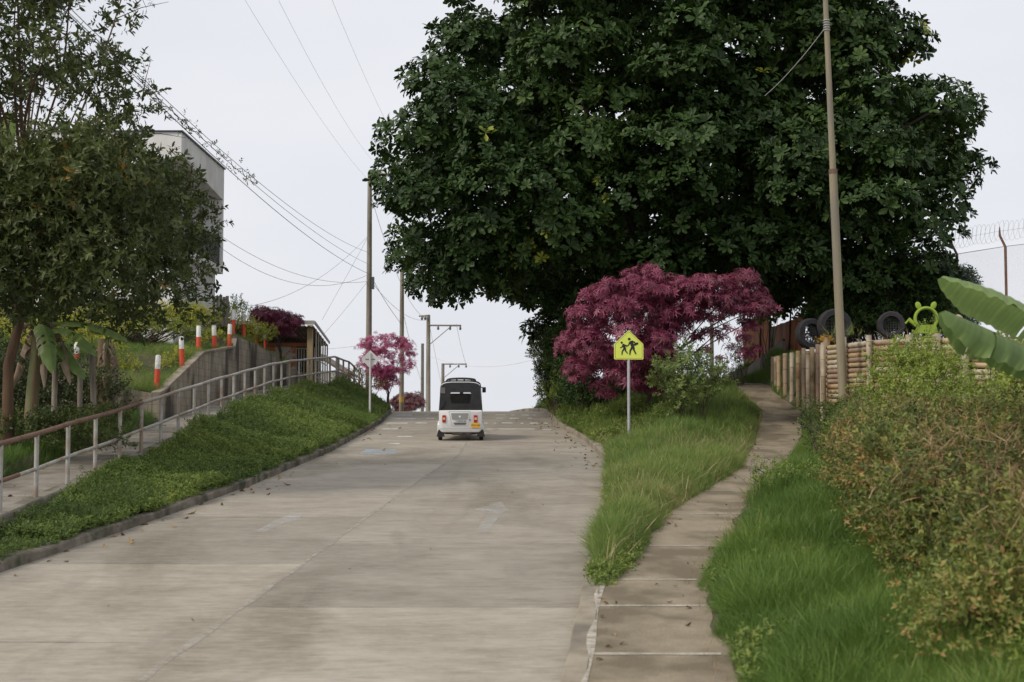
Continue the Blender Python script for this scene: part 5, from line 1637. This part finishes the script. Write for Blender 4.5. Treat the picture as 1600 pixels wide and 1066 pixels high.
for i, (xa, ya) in enumerate(wallpts[:-1]):
    for fx in ((0.0, .5) if i >= 3 else (0.0,)):
        (xb, yb) = wallpts[i + 1]
        x, y = xa + (xb - xa) * fx, ya + (yb - ya) * fx
        big_ = i == 4 and fx == 0
        r_ = .088 if i >= 3 else .066
        o = culm(MB(), (x - .25, y - .10, h(x - .4, y) - .2), (x - .25, y - .10, float(ZT(y)) + .11 + rnd.uniform(-.04, .10) + (.12 if big_ else 0)), r_, .45, rnd.uniform(.1, .4)).build('bamboo_post', M_bamg, logw, True)
        local(o, logw)

M_rustfence = mat('rusty_boards', (.62, .20, .05), (.36, .15, .06), 1.6, .85, .2, stretch=(1.2, 1.2, .35), c3=(.33, .20, .12), scale3=1.0)
M_rust2 = mat('maroon_boards', (.30, .075, .045), (.46, .14, .045), 1.6, .85, .2, stretch=(1.2, 1.2, .35), c3=(.16, .12, .09), scale3=1.2)
M_greyb = mat('greenish_grey_board', (.22, .20, .14), (.30, .26, .18), 2, .9, .2, stretch=(2, 2, .4))
fa, fb_ = at(1162, 575, 56.0), at(1258, 545, 47.5)
rfn = thing('rusty_fence', 'rust orange board fence beside the path at the top', 'fence', (fa.x, fa.y, h(fa.x, fa.y)))
nb = 22
for k in range(nb):
    f = (k + .5) / nb
    p = Vector((fa.x + (fb_.x - fa.x) * f, fa.y + (fb_.y - fa.y) * f, 0)); g = h(p.x, p.y)
    tpx = np.interp(f, [0, .3, .42, .5, 1], [505, 494, 484, 512, 494])
    zt_ = at(800 + FPX * p.x / p.y, float(tpx), p.y).z
    d = Vector((fb_.x - fa.x, fb_.y - fa.y, 0)); Lw = d.length / nb; yaw = math.atan2(d.y, d.x)
    Rm = Matrix.Rotation(yaw, 3, 'Z')
    m = M_greyb if k in (11, 12) else (M_rust2 if k in (4, 14, 16, 19) else M_rustfence)
    o = MB().box((p.x, p.y, (g - .3 + zt_) / 2 + .01 * (k % 3)), (Lw * .97, .03, zt_ - g + .3), Rm).build('board', m, rfn); local(o, rfn)
for f in (.30, .46, .78):
    p = Vector((fa.x + (fb_.x - fa.x) * f, fa.y + (fb_.y - fa.y) * f, 0)); g = h(p.x, p.y)
    q = Vector((fa.x + (fb_.x - fa.x) * (f + .05), fa.y + (fb_.y - fa.y) * (f + .05), 0))
    o = MB().tube([(p.x - .05, p.y - .05, g - .2), (q.x - .05, q.y - .05, g + 2.2)], .03, 6).build('brace', M_dark, rfn); local(o, rfn)
M_step = mat('grey_stair_wall', (.30, .27, .22), (.22, .195, .155), 2, .9, .2)
sw = thing('stair_wall', 'low sloping grey stair wall in front of the rusty fence', 'wall', (fa.x, fa.y, h(fa.x, fa.y)))
pa, pbb = at(1166, 578, 53.0), at(1222, 532, 48.8)
ps = []
fnw = [(pa.x, pa.y, pa.z - .7), (pbb.x, pbb.y, pbb.z - 1.6), (pbb.x, pbb.y, pbb.z), (pa.x, pa.y, pa.z)]
off = Vector((.14, .06, 0))
local(MB().add(fnw + [tuple(Vector(p) + off) for p in fnw], [(0, 1, 2, 3), (7, 6, 5, 4), (3, 2, 6, 7), (1, 0, 4, 5), (0, 3, 7, 4), (2, 1, 5, 6)]).build('wall', M_step, sw), sw)
local(MB().tube([Vector(fnw[3]) + Vector((.07, .03, .02)), Vector(fnw[2]) + Vector((.07, .03, .02))], .05, 6).build('handrail', M_dark, sw), sw)

# ------------------------------------------------------------------ playground: tyres, green ring, fence
M_tyre = mat('old_tyre', (.018, .017, .019), (.035, .031, .035), 6, .85, .3, bscale=18)
def tyre(px, py, Y, R_, lab, yaw=0.0, m=M_tyre):
    p = at(px, py, Y); g = h(p.x, Y)
    o = thing('half_buried_tyre', lab, 'tyre', (p.x, Y, g), yaw, 'tyres standing in the playground')
    mb = MB(); rings = []
    for k in range(40):
        a = 2 * PI * k / 40
        c, s = math.cos(a), math.sin(a)
        t = 1.0 + (.014 if k % 2 else 0)
        sec = [(.62, -.09), (.66, -.13), (.93, -.13), (1.0 * t, -.09), (1.0 * t, .09), (.93, .13), (.66, .13), (.62, .09)]
        rings.append([(R_ * rr * c, y, p.z - g + R_ * rr * s) for rr, y in sec])
    rings.append(rings[0])
    mb.loft(rings, cap=False).build('tread', m, o, True)
    mb = MB()
    for k in range(-3, 4):
        v = k * R_ * .19; wv = math.sqrt(max(0, (R_ * .63) ** 2 - v * v))
        mb.tube([(v, 0, p.z - g - wv), (v, 0, p.z - g + wv)], .011, 5)
        mb.tube([(-wv, .012, p.z - g + v), (wv, .012, p.z - g + v)], .011, 5)
    mb.build('netting', M_dark, o)
    return o
tyre(1266, 522, 44.0, .48, 'darkest standing tyre at the end of the rusty fence', .35)
tyre(1304, 510, 42.5, .52, 'grey standing tyre behind the leaning pole', .15)
tyre(1392, 508, 40.0, .38, 'small half sunk tyre between leaning pole and green ring', -.1)
tyre(1285, 512, 46.5, .45, 'tyre hidden between two others behind the bamboo culms', .2)
M_lime = mat('lime_paint', (.30, .42, .03), (.26, .36, .04), 4, .5)
gp_ = at(1447, 498, 36.0); gg = h(gp_.x, 36.0)
ringo = thing('animal_ring', 'lime green playground tyre ring with two round ears', 'play ring', (gp_.x, 36.0, gg), -.1)
zc = gp_.z - gg; Rr = .272
mb = MB(); rings = []
for k in range(37):
    a = 2 * PI * k / 36
    rings.append([(math.cos(a) * (Rr + .042 * math.cos(b)), .08 * math.sin(b), zc + math.sin(a) * (Rr + .042 * math.cos(b))) for b in [2 * PI * j / 10 for j in range(10)]])
mb.loft(rings, cap=False).build('ring', M_lime, ringo, True)
for s in (-1, 1):
    ex, ez = s * .19, zc + .335
    MB().loft([[(ex + rr * (.072 * math.cos(b) + .02 * s * math.sin(b)), y, ez + rr * (.098 * math.sin(b))) for b in [2 * PI * j / 14 for j in range(14)]] for y, rr in ((-.035, .6), (-.02, 1), (.02, 1), (.035, .6))]).build('ear', M_lime, ringo, True)
MB().tube([(-.24, 0, zc - .18), (-.42, .02, zc - .02), (-.5, .05, zc - .12)], [.045, .06, .03], 8).build('tail', M_lime, ringo, True)
MB().loft([[(x * w_, y, zc - .16 - .22 * f) for x, y in ((-.2, -.1), (.2, -.1), (.2, .1), (-.2, .1))] for f, w_ in ((0, 1.1), (1, 1.4))]).build('base', M_lime, ringo)
M_pink = mat('pink_stone', (.42, .31, .26), (.34, .24, .20), 5, .9, .2)
rk = at(1497, 503, 35.0)
o = MB().loft([[(.17 * w_ * math.cos(a) * (1 + .12 * math.sin(3 * a)), .13 * w_ * math.sin(a), z) for a in [2 * PI * j / 12 for j in range(12)]] for z, w_ in ((-.2, 1), (0, 1.05), (.15, .95), (.26, .6), (.3, .2))]).build('painted_stone', M_pink, None, True)
o.location = (rk.x, 35.0, rk.z - .12); tag(o, 'pinkish stone behind the bamboo wall under the torn banana leaf', 'stone')
yf = at(1290, 528, 41.5)
bush('tuft of yellow flowers at the corner of the bamboo walls', [(1283, 533, 40.5, .10), (1291, 531, 40.5, .12), (1299, 533, 40.4, .09)], T_sprs, 500, .07, leafmat('yellow_petals', [(0, (.40, .22, .01)), (1, (.62, .40, .02))], .6, .2), 150, name='flower_tuft', cat='flowers', stems=False)
bush('dry tufted grass plant beside the leaning pole base', [(1300, 528, 40.2, .2), (1318, 526, 40.0, .22), (1340, 528, 39.5, .22)], [tuft(9, 7, .06)], 60, .35, LM_grass, 151, name='grass_clump', cat='grass clump', tint=(.8, .1), stems=False, low=.2)

M_fpost = mat('oxide_red_post', (.16, .055, .04), (.24, .16, .10), 3, .7)
M_mesh = mat('galvanised_mesh', (.42, .43, .45), None, rough=.5, metal=.3)
fpts = [at(1390, 470, 47.0), at(1496, 430, 46.5), at(1572, 440, 44.0), at(1660, 440, 41.5)]
cf = thing('chain_link_fence', 'tall chain link fence with coiled razor wire above the playground', 'fence', (fpts[1].x, fpts[1].y, h(fpts[1].x, fpts[1].y)))
tops = [None] * 4
for i, p in enumerate(fpts):
    ptop = [(1390, 395), (1497, 398), (1570, 386), (1660, 376)][i]
    zt_ = at(ptop[0], ptop[1], p.y).z; g = h(p.x, p.y)
    tops[i] = Vector((p.x, p.y, zt_))
    o = MB().tube([(p.x, p.y, g - .2), (p.x, p.y, zt_), (p.x - .20, p.y - .1, zt_ + .34), (p.x - .20, p.y - .1, zt_ + .62)], [.045, .045, .04, .012], 8).build('post', M_fpost, cf, True); local(o, cf)
mb = MB()
for i in range(3):
    a, b = tops[i].copy(), tops[i + 1].copy()
    a.z += .02; b.z += .02
    Lh = Vector((b.x - a.x, b.y - a.y, 0)).length; hgt = 2.4; st = .085
    n_ = int((Lh + hgt) / st)
    u_ = lambda t, z: (a.x + (b.x - a.x) * t / Lh, a.y + (b.y - a.y) * t / Lh, a.z + (b.z - a.z) * t / Lh - z)
    for s in (0, 1):
        for k in range(n_):
            t0 = k * st - hgt; z0, z1 = 0.0, hgt
            ta, tb_ = t0, t0 + hgt
            if ta < 0: z0 = -ta; ta = 0
            if tb_ > Lh: z1 = hgt - (tb_ - Lh); tb_ = Lh
            if tb_ - ta < .05: continue
            if s: mb.tube([u_(ta, hgt - z0), u_(tb_, hgt - z1)], .0017, 3, cap=False)
            else: mb.tube([u_(ta, z0), u_(tb_, z1)], .0017, 3, cap=False)
    mb.tube([u_(0, 0), u_(Lh, 0)], .010, 5)
local(mb.build('mesh_panel', M_mesh, cf), cf)
mb = MB()
for i in range(3):
    a, b = tops[i] + Vector((-.20, -.1, .48)), tops[i + 1] + Vector((-.20, -.1, .48))
    turns = int((b - a).length / .22); pts = []
    for k in range(turns * 14 + 1):
        t = k / (turns * 14); an = 2 * PI * k / 14
        rad = .30 + .03 * math.sin(k * .37)
        pts.append(a.lerp(b, t) + Vector((rad * math.cos(an) * .6, rad * math.cos(an) * .8, rad * math.sin(an))) + (b - a).normalized() * .10 * math.sin(an * 1.0))
    mb.tube(pts, .0036, 4)
    mb.tube([a, b], .0035, 4)
local(mb.build('razor_wire', M_mesh, cf), cf)

# ------------------------------------------------------------------ grass and ground cover
def sample(n, y0, y1, fx0, fx1, rng, pw=1.0):
    """points between two curves, denser near the camera."""
    u = rng.random(n)
    Y = (y0 ** (-pw) + u * (y1 ** (-pw) - y0 ** (-pw))) ** (-1 / pw)
    a, b = fx0(Y), fx1(Y)
    wgt = np.maximum(b - a, 0); keep = rng.random(n) < np.minimum(wgt / 4.0, 1)
    Y, a, b = Y[keep], a[keep], b[keep]
    X = a + (b - a) * rng.random(len(Y))
    return X, Y
def grass(name, X, Y, size, m, tint, seed, kind='stuff', tm=T_tuft, lean=.25, sink=.02, edge=None):
    rng = np.random.default_rng(seed)
    Z = H(X, Y) - sink
    P = np.stack([X, Y, Z], 1); n = len(P)
    P2 = P[:, :2]
    tn = tint + .13 * rng.normal(size=n) + .14 * wob(P2, .8, seed) + .10 * wob(P2, 3.0, seed + 1)
    if edge is not None:
        size = size * np.clip(.35 + edge / .6, .35, 1)
    hh = size * np.clip(1 + .38 * wob(P2, 1.1, seed + 2) + .26 * rng.normal(size=n), .35, 1.9)
    ax = unit(np.stack([rng.normal(0, lean, n), rng.normal(0, lean, n) - .05, np.ones(n)], 1))
    return tag(scatter(name, tm, P, ax, hh, tn, m, None, rng), kind=kind)
rng = np.random.default_rng(200)
X, Y = sample(60000, 16.3, 54, lambda y: RR(y) + .10 + .05 * np.sin(y * 3), lambda y: PL(y) + .04 * np.sin(y * 5) + .02, rng, .6)
grass('grass_wedge', X, Y, .28, LM_grass, .47, 201, lean=.4, edge=np.minimum(PL(Y) - X, (X - RR(Y)) * 2))
X, Y = sample(75000, 9.5, 46, lambda y: PR(y) + .03 + .06 * np.sin(y * 2.3) + .05 * np.sin(y * 5.1), lambda y: np.minimum(BW(y) - .2, PR(y) + 4.2), rng, .9)
grass('grass_verge', X, Y, .29, LM_verge, .45, 203, lean=.48, edge=X - PR(Y))
X, Y = sample(26000, 34.7, 56, lambda y: np.full_like(y, -15.5), lambda y: LPL(y) - .25, rng, .5)
grass('grass_terrace', X, Y, .20, LM_grass, .42, 205)
X, Y = sample(16000, 15, 34.4, lambda y: np.full_like(y, -14), lambda y: LPL(y) - .05, rng, .7)
grass('grass_bank', X, Y, .24, LM_verge, .35, 207)
X, Y = sample(16000, 38, 58, lambda y: BW(y) + .15, lambda y: BW(y) + 9, rng, .5)
k_ = Y > 37.5
grass('grass_yard', X[k_], Y[k_], .13, LM_grass, .5, 209)
X, Y = sample(9000, 44, 60, lambda y: PL(y) - .2, lambda y: BW(y) + .5, rng, .5)
m_ = (X < PL(Y)) | (X > PR(Y))
grass('grass_crest', X[m_], Y[m_], .25, LM_grass, .45, 211)

rg = np.random.default_rng(215)
LM_straw = leafmat('straw', [(0, (.16, .17, .055)), (.5, (.27, .26, .10)), (1, (.40, .35, .18))], .8, .2)
def straws(name, X, Y, seed, m=LM_straw, size=.3):
    rng = np.random.default_rng(seed); n = len(X)
    P = np.stack([X, Y, H(X, Y)], 1)
    return tag(scatter(name, [blade(.5, 1, .018), blade(.9, 2, .016), blade(.25, 3, .018)], P, unit(rng.normal(0, .35, (n, 3)) + [0, 0, 1]), size * rng.uniform(.5, 1.4, n), rng.random(n), m, None, rng), kind='stuff')
X, Y = sample(15000, 9.5, 40, lambda y: PR(y) - .02, lambda y: PR(y) + 3.6, rg, .9)
k_ = wob(np.stack([X, Y], 1), .9, 9) > .1
straws('dry_grass', X[k_], Y[k_], 216)
X, Y = sample(9000, 16.4, 46, lambda y: RR(y) + .12, lambda y: PL(y), rg, .6)
straws('dry_grass', X, Y, 217, size=.36)
X, Y = sample(9000, 9.5, 46, lambda y: PR(y) - .22, lambda y: PR(y) + .14, rg, .9)
straws('dry_grass', X, Y, 218, LM_brown, size=.10)
X, Y = sample(9000, 16.4, 46, lambda y: PL(y) - .1, lambda y: PL(y) + .16, rg, .6)
straws('dry_grass', X, Y, 219, LM_brown, size=.10)

def cover(name, X, Y, size, m, tint, seed, hump=.12, tm=T_sprs):
    rng = np.random.default_rng(seed)
    P2 = np.stack([X, Y], 1); n = len(X)
    lift = np.clip(hump * np.clip((Y - 17) / 6, .3, 1) * (1 + .8 * wob(P2, 1.2, seed) + .5 * wob(P2, 3.5, seed + 3)), 0, None) * rng.random(n) ** .5
    P = np.stack([X, Y, H(X, Y) + lift], 1)
    tn = tint + .15 * rng.normal(size=n) + .12 * wob(P2, 1.0, seed + 1)
    ax = unit(rng.normal(0, .55, (n, 3)) + [.35, -.35, .8])
    return tag(scatter(name, tm, P, ax, size * rng.uniform(.7, 1.3, n), tn, m, None, rng), kind='stuff')
bankL = lambda y: LPR(y) + .03 + np.clip((22.5 - y) * .09, 0, .4)
bankR = lambda y: RL(y) - .10 + .05 * np.sin(y * 3.7)
X, Y = sample(130000, 19.2, 58, bankL, bankR, rng, .8)
cover('ground_cover', X, Y, .064, LM_cover, .42, 221, hump=.17)
X, Y = sample(22000, 30, 58, bankL, bankR, rng, .4)
grass('grass_slope', X, Y, .19, LM_grass, .42, 223, lean=.5)
X, Y = sample(26000, 13, 23, lambda y: LPR(y) + .07, bankR, rng, .8)
cover('ground_cover', X, Y, .05, LM_cover, .18, 225, hump=.22)
X, Y = sample(30000, 36, 58, lambda y: RR(y) + .05, lambda y: np.minimum(RR(y) + 2.6, PL(y)), rng, .5)
cover('ground_cover', X, Y, .075, LM_cover, .5, 227, hump=.18)
X, Y = sample(30000, 9.5, 40, lambda y: PR(y) + .05, lambda y: PR(y) + 3.4, rng, .9)
k_ = wob(np.stack([X, Y], 1), 1.6, 19) > .55
cover('weeds', X[k_], Y[k_], .075, LM_cover, .55, 235, hump=.34)
X, Y = sample(22000, 15.7, 18.6, lambda y: RR(y) + .04, lambda y: PL(y) + .12, rng, .7)
k_ = rng.random(len(Y)) < np.clip((Y - 15.6) / 1.0, 0, 1) * np.clip((18.8 - Y) / 1.5, 0, 1)
cover('weeds', X[k_], Y[k_], .055, LM_cover, .5, 239, hump=.16)
X, Y = sample(9000, 16.3, 40, lambda y: RR(y) + .06, lambda y: RR(y) + .5 + 0 * y, rng, .7)
cover('weeds', X, Y, .06, LM_cover, .6, 237, hump=.15)
# moss and seedlings on the edge wall near the camera
rg = np.random.default_rng(231)
n = 5200
Yv = rg.uniform(13, 23, n); dz = rg.random(n) ** .7 * .62
keep = wob(np.stack([Yv * 1.6, dz * 1.5], 1), 1.5, 3) > -.15 - (Yv - 18) * .25
Yv, dz = Yv[keep], dz[keep]; n = len(Yv)
P = np.stack([LPR(Yv) + .05, Yv, ZLP(Yv) + .0 - dz], 1)
tag(scatter('moss', T_sprs, P, unit(rg.normal(0, .5, (n, 3)) + [1, -.3, .2]), rg.uniform(.02, .045, n), np.clip(.25 + .2 * rg.normal(size=n), 0, 1), LM_cover, None, rg), kind='stuff')

# fallen leaves along the kerbs and on the paths
T_leaf = [place(leaf(.45, .10, .25), [[0, 1, 0]], [[0, 0, 1]], [1], [[0, -.5, 0]]), place(leaf(.35, -.12, -.2), [[0, 1, 0]], [[0, 0, 1]], [1], [[0, -.5, .06]])]
LM_fall = leafmat('fallen_leaf', [(0, (.09, .05, .03)), (.5, (.22, .13, .07)), (1, (.38, .28, .13))], .85, .1)
P, Sz = [], []
for k in range(46):
    y = rg.uniform(16.5, 30) if k < 34 else rg.uniform(30, 44); x = float(RL(y)) + abs(rg.normal(0, .35)) + .05
    P.append((x, y, float(ZR(y)) + .015)); Sz.append(rg.uniform(.08, .2))
for k in range(70):
    y = rg.uniform(30, 47); x = float(RR(y)) - abs(rg.normal(0, .45)) - .05
    P.append((x, y, float(ZR(y)) + .015)); Sz.append(rg.uniform(.06, .16))
for k in range(120):
    y = rg.uniform(12, 46); s = rg.choice([0, 1]); x = (float(PL(y)) + abs(rg.normal(0, .15))) if s else (float(PR(y)) - abs(rg.normal(0, .2)))
    P.append((x, y, float(ZP(y)) + .015)); Sz.append(rg.uniform(.04, .12))
for k in range(60):
    y = rg.uniform(17, 45); x = rg.uniform(float(LPL(y)), float(LPR(y)) - .2)
    P.append((x, y, float(ZLP(y)) + .02)); Sz.append(rg.uniform(.05, .14))
for k in range(14):
    y = rg.uniform(14, 36); x = rg.uniform(float(RL(y)) + .5, float(RR(y)) - .5)
    P.append((x, y, float(ZR(y)) + .012)); Sz.append(rg.uniform(.03, .07))
P = np.array(P)
tag(scatter('fallen_leaves', T_leaf, P, unit(rg.normal(0, .25, P.shape) + [0, 0, 1]), Sz, rg.random(len(P)), LM_fall, None, rg), kind='stuff')
